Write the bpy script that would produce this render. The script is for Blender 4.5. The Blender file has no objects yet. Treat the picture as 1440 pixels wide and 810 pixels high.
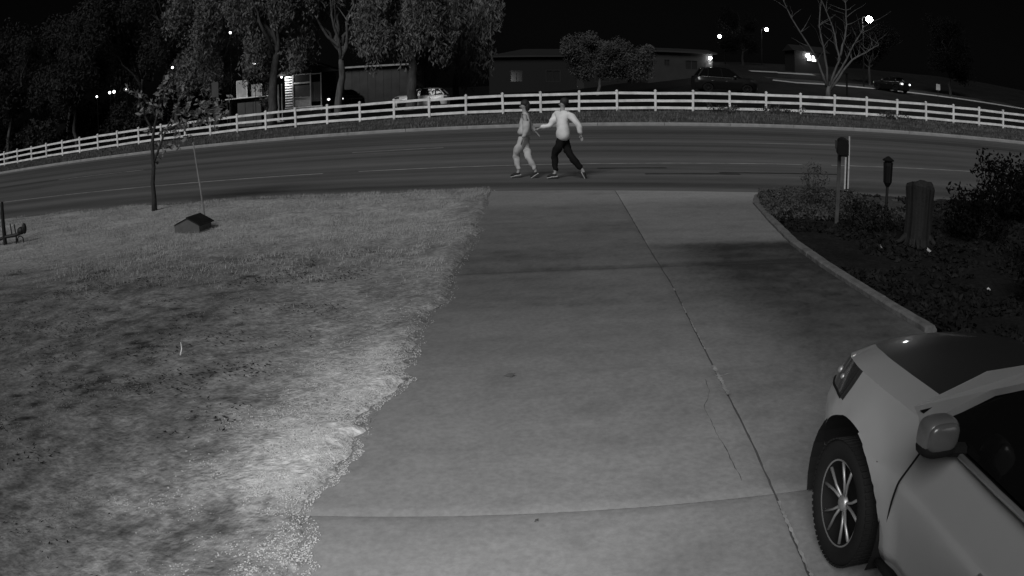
import bpy, math, random
import numpy as np
from mathutils import Vector, Matrix
random.seed(7)
rng = np.random.default_rng(7)
scene = bpy.context.scene
col = scene.collection
R = math.radians

# ------------------------------------------------------------------ camera
# wide security-camera lens: theta(r) polynomial (36 mm sensor width)
CAM_Z = 2.013
cd = bpy.data.cameras.new('camera')
cam = bpy.data.objects.new('camera', cd); col.objects.link(cam)
cd.type = 'PANO'; cd.panorama_type = 'FISHEYE_LENS_POLYNOMIAL'
cd.sensor_width = 36; cd.sensor_fit = 'HORIZONTAL'
cd.fisheye_fov = R(170)
F_MM, K1 = 1119.2*36/1440, -0.1203
th = np.linspace(0.01, 0.95, 300); rr = F_MM*(th+K1*th**3)
A_ = np.stack([rr, rr**2, rr**3, rr**4], 1)
kk = np.linalg.lstsq(A_, th, rcond=None)[0]
cd.fisheye_polynomial_k0 = 0.0
cd.fisheye_polynomial_k1, cd.fisheye_polynomial_k2, cd.fisheye_polynomial_k3, cd.fisheye_polynomial_k4 = [-float(v) for v in kk]
cd.clip_start = 0.05; cd.clip_end = 3000
PITCH, ROLL = 0.26125, -0.0140
cp, sp, cr, sr = math.cos(PITCH), math.sin(PITCH), math.cos(ROLL), math.sin(ROLL)
fw = Vector((0, cp, -sp)); up0 = Vector((0, sp, cp)); rt0 = Vector((1, 0, 0))
rt = cr*rt0+sr*up0; up = -sr*rt0+cr*up0
cam.matrix_world = Matrix(((rt.x, up.x, -fw.x, 0), (rt.y, up.y, -fw.y, 0), (rt.z, up.z, -fw.z, CAM_Z), (0, 0, 0, 1)))
scene.camera = cam

# ------------------------------------------------------------------ night sky, one key light, exposure
SUN_EL, SUN_AZ = R(40), R(-24)      # light comes from behind and to the left of the camera
w = bpy.data.worlds.new('World'); scene.world = w; w.use_nodes = True
nt = w.node_tree; nt.nodes.clear()
sky = nt.nodes.new('ShaderNodeTexSky'); sky.sky_type = 'NISHITA'; sky.sun_disc = False
sky.sun_elevation = SUN_EL; sky.sun_rotation = math.pi+SUN_AZ*-1
bw = nt.nodes.new('ShaderNodeRGBToBW'); bg = nt.nodes.new('ShaderNodeBackground'); wo = nt.nodes.new('ShaderNodeOutputWorld')
bg.inputs['Strength'].default_value = 0.00025
nt.links.new(sky.outputs[0], bw.inputs[0]); nt.links.new(bw.outputs[0], bg.inputs[0]); nt.links.new(bg.outputs[0], wo.inputs[0])
sl = bpy.data.lights.new('key_light', 'SUN'); sl.energy = 1.35; sl.angle = R(28)
so = bpy.data.objects.new('key_light', sl); col.objects.link(so)
d = Vector((-math.sin(SUN_AZ)*math.cos(SUN_EL), math.cos(SUN_AZ)*math.cos(SUN_EL), -math.sin(SUN_EL)))
so.rotation_euler = d.to_track_quat('-Z', 'Y').to_euler()
# the camera's own infrared illuminator, which the photograph's lens glare shows to be lit: a wide soft-edged beam
il = bpy.data.lights.new('camera_infrared_lamp', 'SPOT'); il.energy = 560; il.shadow_soft_size = 0.04; il.spot_size = R(84); il.spot_blend = 1.0
io = bpy.data.objects.new('camera_infrared_lamp', il); col.objects.link(io); io.location = (-0.10, 0.02, CAM_Z+0.08)
io.rotation_euler = Vector((-.65, 5.2, -2.0)).to_track_quat('-Z', 'Y').to_euler()
vs = scene.view_settings; vs.view_transform = 'Standard'; vs.look = 'None'; vs.exposure = 0.3; vs.gamma = 1; vs.use_curve_mapping = False

# ------------------------------------------------------------------ ground shape helpers
AZ, SL = 0.13229, 0.028138
def plane(x, y): return SL*(x*math.cos(AZ)-y*math.sin(AZ))
def knots(pts, deg=2):
    p = np.array(pts, float); c = np.polyfit(p[:, 0], p[:, 1], deg); lo, hi = p[:, 0].min(), p[:, 0].max()
    dc = np.polyder(c)
    def f(x):
        x = np.asarray(x, float); xc = np.clip(x, lo, hi)
        return np.polyval(c, xc)+np.polyval(dc, xc)*(x-xc)
    return f
curb_y = knots([(-37.6, 46.6), (-34, 46.36), (-20.3, 41.4), (-13.7, 40.2), (-4, 37.7), (5.1, 35.4), (13.9, 34.4), (20.4, 33.2), (26.1, 32.2)])
line_y = knots([(-18.2, 22.4), (-10.9, 21.3), (-7.35, 20.6), (-1.45, 19.45), (2.25, 18.85), (8.3, 18.45), (11, 18.2)])
lane_y = knots([(-20, 29.5), (-14.7, 28.5), (-5.3, 26.7), (-2.3, 25.9), (8, 25.1), (11, 24.9)])
edge_y = knots([(-14, 17.2), (-8.6, 16.5), (-4.8, 15.9), (-1.6, 15.0), (-.4, 14.6), (2, 14.0), (4.3, 13.6), (7.6, 13.1)])
FK0, FC = 20.93167, 0.00265219
FN = (math.sin(AZ), math.cos(AZ)); FT = (math.cos(AZ), -math.sin(AZ))
def fence_pt(k):
    n = (20.729+FC*(k-FK0)**2)*2.44; t = (k-FK0)*2.44
    return FN[0]*n+FT[0]*t, FN[1]*n+FT[1]*t
_fx = np.array([fence_pt(k)[0] for k in range(-20, 60)]); _fy = np.array([fence_pt(k)[1] for k in range(-20, 60)])
def fence_y(x): return np.interp(x, _fx, _fy)
def smooth(t): t = np.clip(t, 0, 1); return t*t*(3-2*t)
def gz(x, y):
    """height of the land: a gently tilted plane; a bank that climbs beyond the fence"""
    x = np.asarray(x, float); y = np.asarray(y, float)
    b = y-fence_y(x)
    rise = np.clip(b-1, 0, 9)*.05+np.clip(b-3, 0, 80)*(0.012+0.052*smooth((x-4)/22))
    xc = np.clip(x, -90, 90)
    return SL*(xc*math.cos(AZ)-y*math.sin(AZ))+rise
def vnoise(x, y, seed=0):
    """numpy value noise"""
    x = np.asarray(x, float); y = np.asarray(y, float)
    xi = np.floor(x).astype(np.int64); yi = np.floor(y).astype(np.int64); xf = x-xi; yf = y-yi
    def h(a, b):
        n = (a*374761393+b*668265263+seed*974634777) & 0xffffffff
        n = ((n ^ (n >> 13))*1274126177) & 0xffffffff
        return ((n ^ (n >> 16)) & 0xffff)/65535.0
    u = xf*xf*(3-2*xf); v = yf*yf*(3-2*yf)
    return (h(xi, yi)*(1-u)+h(xi+1, yi)*u)*(1-v)+(h(xi, yi+1)*(1-u)+h(xi+1, yi+1)*u)*v
def fbm(x, y, seed=0, o=4):
    s = 0; a = 1; t = 0
    for i in range(o):
        s = s+a*vnoise(x*2**i+17*i, y*2**i-9*i, seed+i); t += a; a *= .5
    return s/t

# ------------------------------------------------------------------ materials (a monochrome infrared picture: all greys)
def mat(name, v, rough=0.85, var=0.25, scale=6.0, bump=0.0, bscale=40.0, metal=0.0, coat=0.0, emit=None, attr=False, stretch=None, spec=0.4, detail=5, trans=0.0):
    m = bpy.data.materials.new(name); m.use_nodes = True; t = m.node_tree; n = t.nodes; n.clear()
    out = n.new('ShaderNodeOutputMaterial'); b = n.new('ShaderNodeBsdfPrincipled'); t.links.new(b.outputs[0], out.inputs[0])
    b.inputs['Roughness'].default_value = rough; b.inputs['Metallic'].default_value = metal
    b.inputs['Coat Weight'].default_value = coat; b.inputs['Coat Roughness'].default_value = 0.06
    b.inputs['Specular IOR Level'].default_value = spec
    if trans: b.inputs['Transmission Weight'].default_value = trans
    tc = n.new('ShaderNodeNewGeometry')
    mp = n.new('ShaderNodeMapping'); t.links.new(tc.outputs['Position'], mp.inputs[0])
    if stretch: mp.inputs['Scale'].default_value = stretch
    nz = n.new('ShaderNodeTexNoise'); nz.inputs['Scale'].default_value = scale; nz.inputs['Detail'].default_value = detail; nz.inputs['Roughness'].default_value = .62
    t.links.new(mp.outputs[0], nz.inputs['Vector'])
    mr = n.new('ShaderNodeMapRange'); mr.inputs['From Min'].default_value = .28; mr.inputs['From Max'].default_value = .72
    mr.inputs['To Min'].default_value = 1-var; mr.inputs['To Max'].default_value = 1+var
    t.links.new(nz.outputs['Fac'], mr.inputs['Value'])
    mu = n.new('ShaderNodeMath'); mu.operation = 'MULTIPLY'; t.links.new(mr.outputs[0], mu.inputs[0])
    if attr:
        at = n.new('ShaderNodeAttribute'); at.attribute_name = 'tone'; t.links.new(at.outputs['Fac'], mu.inputs[1])
    else: mu.inputs[1].default_value = v
    cmb = n.new('ShaderNodeCombineColor')
    for i in range(3): t.links.new(mu.outputs[0], cmb.inputs[i])
    t.links.new(cmb.outputs[0], b.inputs['Base Color'])
    if bump:
        nb = n.new('ShaderNodeTexNoise'); nb.inputs['Scale'].default_value = bscale; nb.inputs['Detail'].default_value = 4
        t.links.new(tc.outputs['Position'], nb.inputs['Vector'])
        bp = n.new('ShaderNodeBump'); bp.inputs['Strength'].default_value = bump; bp.inputs['Distance'].default_value = .02
        t.links.new(nb.outputs['Fac'], bp.inputs['Height']); t.links.new(bp.outputs[0], b.inputs['Normal'])
    if emit:
        b.inputs['Emission Color'].default_value = (1, 1, 1, 1); b.inputs['Emission Strength'].default_value = emit
    return m
M = dict(
    soil=mat('soil', .1, attr=True, var=.50, scale=17, bump=.7, bscale=30, detail=8, rough=1, spec=.1),
    concrete=mat('concrete', .2, attr=True, var=.17, scale=26, bump=.12, bscale=160, detail=9, spec=.25),
    joint=mat('joint', .06, rough=1),
    sealant=mat('sealant', .23, var=.5, scale=9),
    asphalt=mat('asphalt', .05, attr=True, var=.14, scale=5, bump=.2, bscale=90, detail=8, stretch=(.25, 1, 1), spec=.25),
    paint=mat('road_paint', .34, var=.45, scale=3),
    tar=mat('tar', .025, var=.4),
    kerb=mat('kerb_stone', .26, var=.22, scale=2.5),
    fence=mat('fence_paint', .78, var=.28, scale=1.7, rough=.6),
    verge=mat('verge', .05, attr=True, var=.45, scale=2.4, detail=8, bump=.5, bscale=8, rough=1, spec=.1),
    land=mat('land', .018, var=.5, scale=.7, detail=8, rough=1, spec=.05, attr=True),
    lawn_blade=mat('dry_grass', .31, var=.35, scale=1.6, rough=1, spec=.1),
    verge_blade=mat('verge_grass', .12, var=.6, scale=.8, rough=1, spec=.1),
    stone=mat('gravel_stone', .38, var=.4, scale=60, rough=.95, spec=.2),
    stone_dark=mat('gravel_dark', .16, var=.4, scale=60, rough=.95, spec=.2),
    mulch=mat('mulch', .03, var=.6, scale=18, rough=1, spec=.1, bump=.6),
    edging=mat('edging_stone', .13, var=.35, scale=7, bump=.4),
    litter=mat('leaf_litter', .015, var=.7, scale=5, rough=1, spec=.1),
    cover=mat('ground_cover_leaf', .062, var=.5, scale=6, rough=.9, spec=.2),
    bark=mat('bark', .06, var=.55, scale=3, stretch=(4, 4, .6), bump=.8, bscale=14),
    bark_pale=mat('bark_pale', .09, var=.6, scale=2.2, stretch=(3, 3, .5), bump=.6, bscale=12),
    bark_near=mat('bark_near', .035, var=.4, scale=14, bump=.6, bscale=60),
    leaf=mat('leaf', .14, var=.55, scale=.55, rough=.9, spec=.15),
    leaf_dim=mat('leaf_dim', .032, var=.5, scale=.5, rough=.9, spec=.1),  # barely lit far woods: the light's falloff is put into this colour
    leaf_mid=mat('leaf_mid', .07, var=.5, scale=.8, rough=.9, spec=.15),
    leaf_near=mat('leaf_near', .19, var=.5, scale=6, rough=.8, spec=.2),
    wall_black=mat('wall_black', .005, var=.3),  # far houses out of the light, their darkness painted into the wall
    leaf_black=mat('leaf_black', .006, var=.4, rough=1, spec=.05),  # foliage left unlit: missing light is carried by the base colour
    wall_dim=mat('wall_dim', .018, var=.25, scale=.9),
    wall_mid=mat('wall_mid', .075, var=.2, scale=1.2),
    roof=mat('roof', .006, var=.3, scale=2),
    trim=mat('trim', .02, var=.2),
    pale=mat('pale_board', .42, var=.3, scale=2),
    bright=mat('white_board', .8, var=.2, scale=3),
    dark=mat('dark_metal', .012, var=.3, rough=.55),
    black=mat('black', .006, var=.2, rough=.8, spec=.2),
    pane=mat('window_pane', .02, rough=.12, spec=.5, var=.1),
    car_paint=mat('silver_paint', .38, rough=.34, metal=.25, coat=1.0, var=.02),
    car_black=mat('black_gloss', .022, rough=.38, coat=.35, var=.02),
    mirror_shell=mat('mirror_shell', .09, rough=.35, coat=.5, var=.03),
    car_glass=mat('car_glass', .006, rough=.04, spec=.6, var=.02),
    tyre=mat('tyre', .010, rough=.9, var=.2, spec=.2),
    alloy=mat('alloy', .36, rough=.45, metal=.7, var=.05),
    lens=mat('lamp_lens', .03, rough=.10, coat=1, var=.1),
    mirror=mat('mirror_face', .10, rough=.25, metal=.3, var=.0),
    suv_paint=mat('white_paint', .7, rough=.4, coat=.5, var=.03),
    dark_paint=mat('dark_paint', .008, rough=.35, coat=.7, var=.03),
    skin=mat('skin', .34, rough=.6, var=.06), hair=mat('hair', .02, rough=.7, var=.3, scale=40),
    shirt=mat('pale_shirt', .78, var=.10, scale=7, rough=.95, spec=.1), hoodie=mat('grey_top', .52, var=.10, scale=7, rough=.95, spec=.1),
    trousers_pale=mat('grey_trousers', .48, var=.10, scale=7, rough=.95, spec=.1), trousers=mat('dark_trousers', .012, var=.2, rough=.95, spec=.1),
    shoe=mat('shoe', .02, var=.2), sole=mat('sole', .6, var=.1),
    lamp=mat('lamp_glow', .8, emit=60), lamp_big=mat('lamp_glow_big', .8, emit=90), small_lamp=mat('small_lamp_glow', .8, emit=5),
    lit_wall=mat('lit_pane', .8, emit=1.6), reflector=mat('reflector', .8, emit=2.2),  # reflector glows to imitate light thrown back, it is no lamp
    box=mat('grey_box', .085, var=.2, scale=9), lit_box_lid=mat('lit_box_lid', .26, var=.2, scale=9), rod=mat('pale_rod', .20, var=.3),
    wood=mat('weathered_wood', .015, var=.6, scale=4, stretch=(8, 8, .5), bump=.4), post_paint=mat('post_white', .55, var=.3, scale=12),
    wood_post=mat('post_wood', .055, var=.4, scale=6),
)

# ------------------------------------------------------------------ mesh builder
class MB:
    def __init__(s): s.v = []; s.f = []
    def add(s, v, f):
        o = len(s.v); s.v.extend([tuple(map(float, p)) for p in v]); s.f.extend([tuple(i+o for i in q) for q in f]); return s
    def sball(s, c, r_, e=.6, n=20, m=12):
        pw = lambda v: math.copysign(abs(v)**e, v); vv = []; ff = []
        for i in range(m+1):
            ph = math.pi*i/m-math.pi/2; ph = max(min(ph, 1.5), -1.5)
            for k in range(n):
                a = 2*math.pi*k/n; vv.append((c[0]+r_[0]*pw(math.cos(ph))*pw(math.cos(a)), c[1]+r_[1]*pw(math.cos(ph))*pw(math.sin(a)), c[2]+r_[2]*pw(math.sin(ph))))
        for i in range(m):
            for k in range(n): j = (k+1) % n; ff.append((i*n+k, i*n+j, (i+1)*n+j, (i+1)*n+k))
        ff.append(tuple(range(n-1, -1, -1))); ff.append(tuple(m*n+k for k in range(n)))
        return s.add(vv, ff)
    def box(s, c, size, rz=0, bev=0, rot=None):
        hx, hy, hz = size[0]/2, size[1]/2, size[2]/2
        bm_v = []
        b = min(bev, hx*.45, hy*.45, hz*.45) if bev else 0
        if not b:
            vv = [(sx*hx, sy*hy, sz*hz) for sz in (-1, 1) for sx, sy in ((-1, -1), (1, -1), (1, 1), (-1, 1))]
            ff = [(3, 2, 1, 0), (4, 5, 6, 7), (0, 1, 5, 4), (1, 2, 6, 5), (2, 3, 7, 6), (3, 0, 4, 7)]
        else:
            vv = []; ff = []
            for z, e in ((-hz, b), (-hz+b, 0), (hz-b, 0), (hz, b)):
                vv += [(-hx+e, -hy+e, z), (hx-e, -hy+e, z), (hx-e, hy-e, z), (-hx+e, hy-e, z)]
            ff = [(3, 2, 1, 0), (12, 13, 14, 15)]
            for k in range(3):
                for i in range(4):
                    j = (i+1) % 4; ff.append((k*4+i, k*4+j, k*4+4+j, k*4+4+i))
        m = rot if rot is not None else Matrix.Rotation(rz, 3, 'Z')
        return s.add([tuple(m@Vector(p)+Vector(c)) for p in vv], ff)
    def tube(s, pts, rad, n=8, cap=True, flat=1.0):
        pts = [Vector(p) for p in pts]
        if not hasattr(rad, '__len__'): rad = [rad]*len(pts)
        vv = []; ff = []; up = None
        for i, p in enumerate(pts):
            t = (pts[min(i+1, len(pts)-1)]-pts[max(i-1, 0)]).normalized()
            if up is None: up = Vector((0, 0, 1)) if abs(t.z) < .9 else Vector((1, 0, 0))
            a = t.cross(up); a = a.normalized() if a.length > 1e-6 else Vector((1, 0, 0)); b = a.cross(t).normalized(); up = b
            for k in range(n):
                an = 2*math.pi*k/n; vv.append(tuple(p+(a*math.cos(an)+b*math.sin(an)*flat)*rad[i]))
        for i in range(len(pts)-1):
            for k in range(n):
                j = (k+1) % n; ff.append((i*n+k, i*n+j, (i+1)*n+j, (i+1)*n+k))
        if cap: ff.append(tuple(range(n-1, -1, -1))); ff.append(tuple((len(pts)-1)*n+k for k in range(n)))
        return s.add(vv, ff)
    def lathe(s, prof, c=(0, 0, 0), n=16, axis='Z'):
        """prof: (radius, height) from bottom to top"""
        vv = []; ff = []
        for r_, h_ in prof:
            for k in range(n):
                a = 2*math.pi*k/n; p = (r_*math.cos(a), r_*math.sin(a), h_)
                if axis == 'Y': p = (p[0], h_, p[1])
                vv.append((p[0]+c[0], p[1]+c[1], p[2]+c[2]))
        for i in range(len(prof)-1):
            for k in range(n):
                j = (k+1) % n; q = (i*n+k, i*n+j, (i+1)*n+j, (i+1)*n+k)
                ff.append(q if axis == 'Z' else q[::-1])
        return s.add(vv, ff)
    def ball(s, c, r_, n=10, m=7):
        rx, ry, rz = r_ if hasattr(r_, '__len__') else (r_,)*3
        prof = []
        vv = []; ff = []
        for i in range(m+1):
            ph = math.pi*i/m-math.pi/2; ph = max(min(ph, 1.54), -1.54)
            for k in range(n):
                a = 2*math.pi*k/n; vv.append((c[0]+rx*math.cos(ph)*math.cos(a), c[1]+ry*math.cos(ph)*math.sin(a), c[2]+rz*math.sin(ph)))
        for i in range(m):
            for k in range(n):
                j = (k+1) % n; ff.append((i*n+k, i*n+j, (i+1)*n+j, (i+1)*n+k))
        return s.add(vv, ff)
    def prism(s, poly, y0, y1):
        """poly in x,z extruded along y"""
        n = len(poly); vv = [(x, y0, z) for x, z in poly]+[(x, y1, z) for x, z in poly]
        ff = [tuple(range(n)), tuple(range(2*n-1, n-1, -1))]+[(i, i+n, (i+1) % n+n, (i+1) % n) for i in range(n)]
        return s.add(vv, ff)
    def build(s, name, m, parent=None, loc=None, smooth=False):
        me = bpy.data.meshes.new(name); me.from_pydata(s.v, [], s.f); me.materials.append(M[m] if isinstance(m, str) else m)
        if smooth: me.shade_smooth()
        o = bpy.data.objects.new(name, me); col.objects.link(o)
        if parent: o.parent = parent
        if loc: o.location = loc
        return o
def np_obj(name, V, F, m, parent=None, tone=None, smooth=False):
    me = bpy.data.meshes.new(name); V = np.asarray(V, np.float32); F = np.asarray(F, np.int32); k = F.shape[1]
    me.vertices.add(len(V)); me.vertices.foreach_set('co', V.ravel())
    me.loops.add(F.size); me.loops.foreach_set('vertex_index', F.ravel())
    me.polygons.add(len(F)); me.polygons.foreach_set('loop_start', np.arange(0, F.size, k, dtype=np.int32)); me.polygons.foreach_set('loop_total', np.full(len(F), k, np.int32))
    me.update(calc_edges=True)
    if tone is not None:
        a = me.attributes.new('tone', 'FLOAT', 'POINT'); a.data.foreach_set('value', np.asarray(tone, np.float32).ravel())
    me.materials.append(M[m] if isinstance(m, str) else m)
    if smooth: me.shade_smooth()
    o = bpy.data.objects.new(name, me); col.objects.link(o)
    if parent: o.parent = parent
    return o
def grid_obj(name, X, Y, Z, m, tone=None, parent=None, smooth=True):
    h, w_ = X.shape; V = np.stack([X, Y, Z], -1).reshape(-1, 3)
    i = np.arange(h*w_).reshape(h, w_); F = np.stack([i[:-1, :-1], i[:-1, 1:], i[1:, 1:], i[1:, :-1]], -1).reshape(-1, 4)
    return np_obj(name, V, F, m, parent, None if tone is None else tone.ravel(), smooth)
def tag(o, label=None, cat=None, group=None, kind=None):
    if label: o['label'] = label
    if cat: o['category'] = cat
    if group: o['group'] = group
    if kind: o['kind'] = kind
    return o
def thing(name, label, cat, loc=(0, 0, 0), rz=0, group=None):
    o = bpy.data.objects.new(name, None); col.objects.link(o); o.location = loc; o.rotation_euler = (0, 0, rz); o.empty_display_size = .2
    return tag(o, label, cat, group)
def struct(o): o['kind'] = 'structure'; return o
def copy_tree(o, parent=None):
    c = o.copy(); col.objects.link(c); c.parent = parent
    for ch in list(o.children): copy_tree(ch, c)
    return c

# ================================================================== LARGE STRUCTURE
# ---- land under and beyond everything
def land_sheet():
    xs = np.concatenate([np.linspace(-900, -100, 14), np.linspace(-92, 92, 70), np.linspace(100, 900, 14)])
    s = np.concatenate([np.linspace(.6, 30, 24), np.linspace(34, 120, 20), np.linspace(150, 1500, 12)])
    X, S = np.meshgrid(xs, s); Y = fence_y(X)+S
    Z = gz(X, Y)+.10+(fbm(X/4, Y/4, 5)-.5)*.25*smooth(S/4)
    Z = Z+.03*smooth((S-.6)/2)
    struct(grid_obj('ground', X, Y, Z, 'land', tone=.005+.007*smooth((X-12)/14)*(.5+fbm(X/5, Y/5, 6))))
    X, Y = np.meshgrid(np.linspace(-400, 400, 60), np.linspace(-60, 60, 40))
    Y = np.minimum(Y, curb_y(X)-.5)
    struct(grid_obj('subsoil', X, Y, SL*(X*math.cos(AZ)-Y*math.sin(AZ))-.14, 'land', tone=X*0+.02))
land_sheet()
# ---- road
def road():
    xs = np.linspace(-110, 90, 260); u = np.linspace(0, 1, 60)
    X, U = np.meshgrid(xs, u); y0 = edge_y(X)-.8; y1 = curb_y(X)-.0; Y = y0+(y1-y0)*U
    Z = SL*(X*math.cos(AZ)-Y*math.sin(AZ))
    dist = U
    tone = .105+.12*(fbm(U*22, X*.02+3, 11)-.5)+.10*(fbm(U*60, X*.05, 12)-.5)+.035*(fbm(X*.25, Y*.5, 13)-.5)
    tone += .006*np.exp(-((U-.22)/.05)**2)-.012*np.exp(-((U-.07)/.03)**2)-.012*np.exp(-((U-.86)/.05)**2)-.008*np.exp(-((U-.42)/.04)**2)
    struct(grid_obj('road', X, Y, Z, 'asphalt', tone=np.clip(tone, .018, .2)))
road()
def strip(name, fy, x0, x1, w_, lift, m, n=40, jit=0.0, kind='structure'):
    xs = np.linspace(x0, x1, n); ya = fy(xs)+(rng.random(n)-.5)*jit; yb = fy(xs)+w_+(rng.random(n)-.5)*jit
    X = np.stack([xs, xs]); Y = np.stack([ya, yb]); Z = SL*(X*math.cos(AZ)-Y*math.sin(AZ))+lift
    o = grid_obj(name, X, Y, Z, m); o['kind'] = kind; return o
strip('edge_line', line_y, -60, -4.9, .13, .005, 'paint', 70, .02)
strip('edge_line', line_y, -3.9, 7.3, .13, .005, 'paint', 40, .02)
strip('edge_line', line_y, 8.1, 45, .13, .005, 'paint', 60, .02)
for a, b in ((-33.5, -28.5), (-20, -14.6), (-5.4, -2.2), (7.9, 11.3), (20.5, 24), (-46, -42)):
    strip('lane_line', lane_y, a, b, .14, .005, 'paint', 12, .02)
for a, b, yy in ((2.0, 3.6, 17.55), (2.9, 5.0, 16.35), (4.6, 7.5, 16.6)):
    strip('tar_patch', lambda x, yy=yy: line_y(x)-18.6+yy, a, b, .16, .004, 'tar', 16, .05)
# gutter pan and raised kerb on the far side
strip('gutter', lambda x: curb_y(x)-.55, -110, 90, .53, .006, 'kerb', 200)
def kerb(name, fy, x0, x1, n, seg=None):
    root = thing('kerb', None, None); root['kind'] = 'structure'
    xs = np.arange(x0, x1, 3.0)
    for i in range(len(xs)-1):
        a, b = xs[i]+.012, xs[i+1]-.012
        mb = MB(); P = []
        for x in (a, b):
            y = float(fy(x)); z = plane(x, y)
            P.append([(x, y+.0, z-.1), (x, y+.0, z+.10), (x, y+.03, z+.135), (x, y+.17, z+.14), (x, y+.17, z-.1)])
        vv = P[0]+P[1]; ff = [(k, k+1, k+6, k+5) for k in range(4)]+[(4, 3, 2, 1, 0), (5, 6, 7, 8, 9)]
        mb.add(vv, [f[::-1] for f in ff]).build('kerb_stone', 'kerb', root)
kerb('kerb', curb_y, -80, 70, 80)
# verge between the kerb and the fence
def verge():
    xs = np.linspace(-110, 90, 420); u = np.concatenate([np.linspace(0, 1, 40)])
    X, U = np.meshgrid(xs, u); y0 = curb_y(X)+.16; y1 = fence_y(X)+.9; Y = y0+(y1-y0)*U
    Z = SL*(X*math.cos(AZ)-Y*math.sin(AZ))+.11+(fbm(X/1.2, Y/1.2, 21)-.5)*.12*smooth(U*8)
    tone = .065+.06*(fbm(X*.35, Y*.8, 23)-.5)+.06*(fbm(X*1.6, Y*1.6, 24)-.5)
    tone = tone-.03*smooth((X-8)/14)*smooth((U-.35)/.4)
    struct(grid_obj('verge', X, Y, Z, 'verge', tone=np.clip(tone, .006, .2)))
verge()

# ---- driveway slabs
def drive_left(y): return np.interp(y, [-3, 2.8, 3.3, 4.1, 5.5, 6.4, 7.9, 10.5, 13.8, 16], [-1.0, -1.0, -1.02, -.88, -.84, -.72, -.6, -.46, -.34, -.25])
def drive_right(y): return np.interp(y, [-3, 5.4, 6.2, 7.1, 8.0, 9.2, 10.9, 12.4, 13.6, 14.5], [3.56, 3.50, 3.44, 3.42, 3.42, 3.48, 3.72, 3.98, 4.4, 5.0])
def joint_x(y): return np.interp(y, [-3, 2.6, 3.9, 5, 6.6, 7.5, 9.5, 13.7, 15], [1.2, 1.26, 1.36, 1.42, 1.52, 1.58, 1.66, 1.87, 1.93])
drive = struct(thing('driveway', None, None))
def slab(side, ya, yb):
    ny = int((yb-ya)/.05)+2; nx = 60
    y = np.linspace(ya, yb, ny); U, Yb = np.meshgrid(np.linspace(0, 1, nx), y)
    if side == 'L': x0 = drive_left(Yb)-.34; x1 = joint_x(Yb)-.007+(fbm(Yb*9, Yb*0+1, 31)-.5)*.012
    else: x0 = joint_x(Yb)+.007+(fbm(Yb*9, Yb*0+1, 32)-.5)*.012; x1 = drive_right(Yb)
    X = x0+(x1-x0)*U; top = edge_y(X)+.02
    Y = ya+(Yb-ya)*1.0
    if yb > 13.5: Y = ya+(Yb-ya)*((top-ya)/(yb-ya))
    Z = SL*(X*math.cos(AZ)-Y*math.sin(AZ))+.012*(fbm(X*.7, Y*.7, 33)-.5)+.02
    e = np.minimum(np.minimum(U*(x1-x0), (1-U)*(x1-x0)), np.minimum(Yb-ya, yb-Yb))
    Z = Z-.008*(1-smooth(e/.03))
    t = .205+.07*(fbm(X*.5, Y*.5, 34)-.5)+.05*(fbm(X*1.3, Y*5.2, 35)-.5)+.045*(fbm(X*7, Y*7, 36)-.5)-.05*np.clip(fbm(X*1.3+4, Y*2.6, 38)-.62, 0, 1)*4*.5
    t = t-.050*smooth((Y-5.2)/2.5)*(1-smooth((Y-12.2)/1.2))+.05*smooth((Y-12.2)/1.2)-.035*np.clip(fbm(X*26, Y*26, 39)-.5, 0, 1)*2  # mid drive darkened: the beam's falloff painted into the tone
    if side == 'R': t = t-.02+.06*smooth((Y-9.2)/.3)-.09*smooth((X-1.6)/1)*(1-smooth((Y-9.0)/.5))  # right half: weaker light and a shadow edge painted into the concrete
    # weathering: tyre tracks, drips, an old stain; the broad bands paint in shade
    for sx, sy, rx, ry, am in ((.5, 4.55, .16, .12, -.05), (.62, 4.05, .2, .05, -.03), (.3, 8.9, 1.3, .35, -.03), (2.6, 9.3, 1.0, .25, -.04), (-.1, 5.1, .10, .2, -.02), (1.0, 2.9, .25, .12, -.03)):
        t = t+am*np.exp(-((X-sx)/rx)**2-((Y-sy)/ry)**2)*(.4+1.2*fbm(X*9, Y*9, 37))
    t = t-.05*np.exp(-((Y-8.25)/.09)**2)
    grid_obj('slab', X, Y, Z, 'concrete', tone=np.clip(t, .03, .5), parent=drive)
    mb = MB()
    for (Xe, Ye, Ze) in ((X[:, 0], Y[:, 0], Z[:, 0]), (X[:, -1], Y[:, -1], Z[:, -1]), (X[0], Y[0], Z[0]), (X[-1], Y[-1], Z[-1])):
        n = len(Xe); vv = list(zip(Xe, Ye, Ze))+list(zip(Xe, Ye, Ze-.08)); mb.add(vv, [(i, i+1, i+1+n, i+n) for i in range(n-1)])
    mb.build('slab_edge', 'joint', drive)
for sd in 'LR':
    for ya, yb in ((-4, 3.2885), (3.2915, 8.2475), (8.2525, 14.4)): slab(sd, ya, yb)
mb = MB()
P = [(x, y, plane(x, y)+.008) for y in (-4, 14) for x in (-.5, 3.3)]
mb.add(P, [(0, 1, 3, 2)]).build('joint_bed', 'joint', drive)
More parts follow.
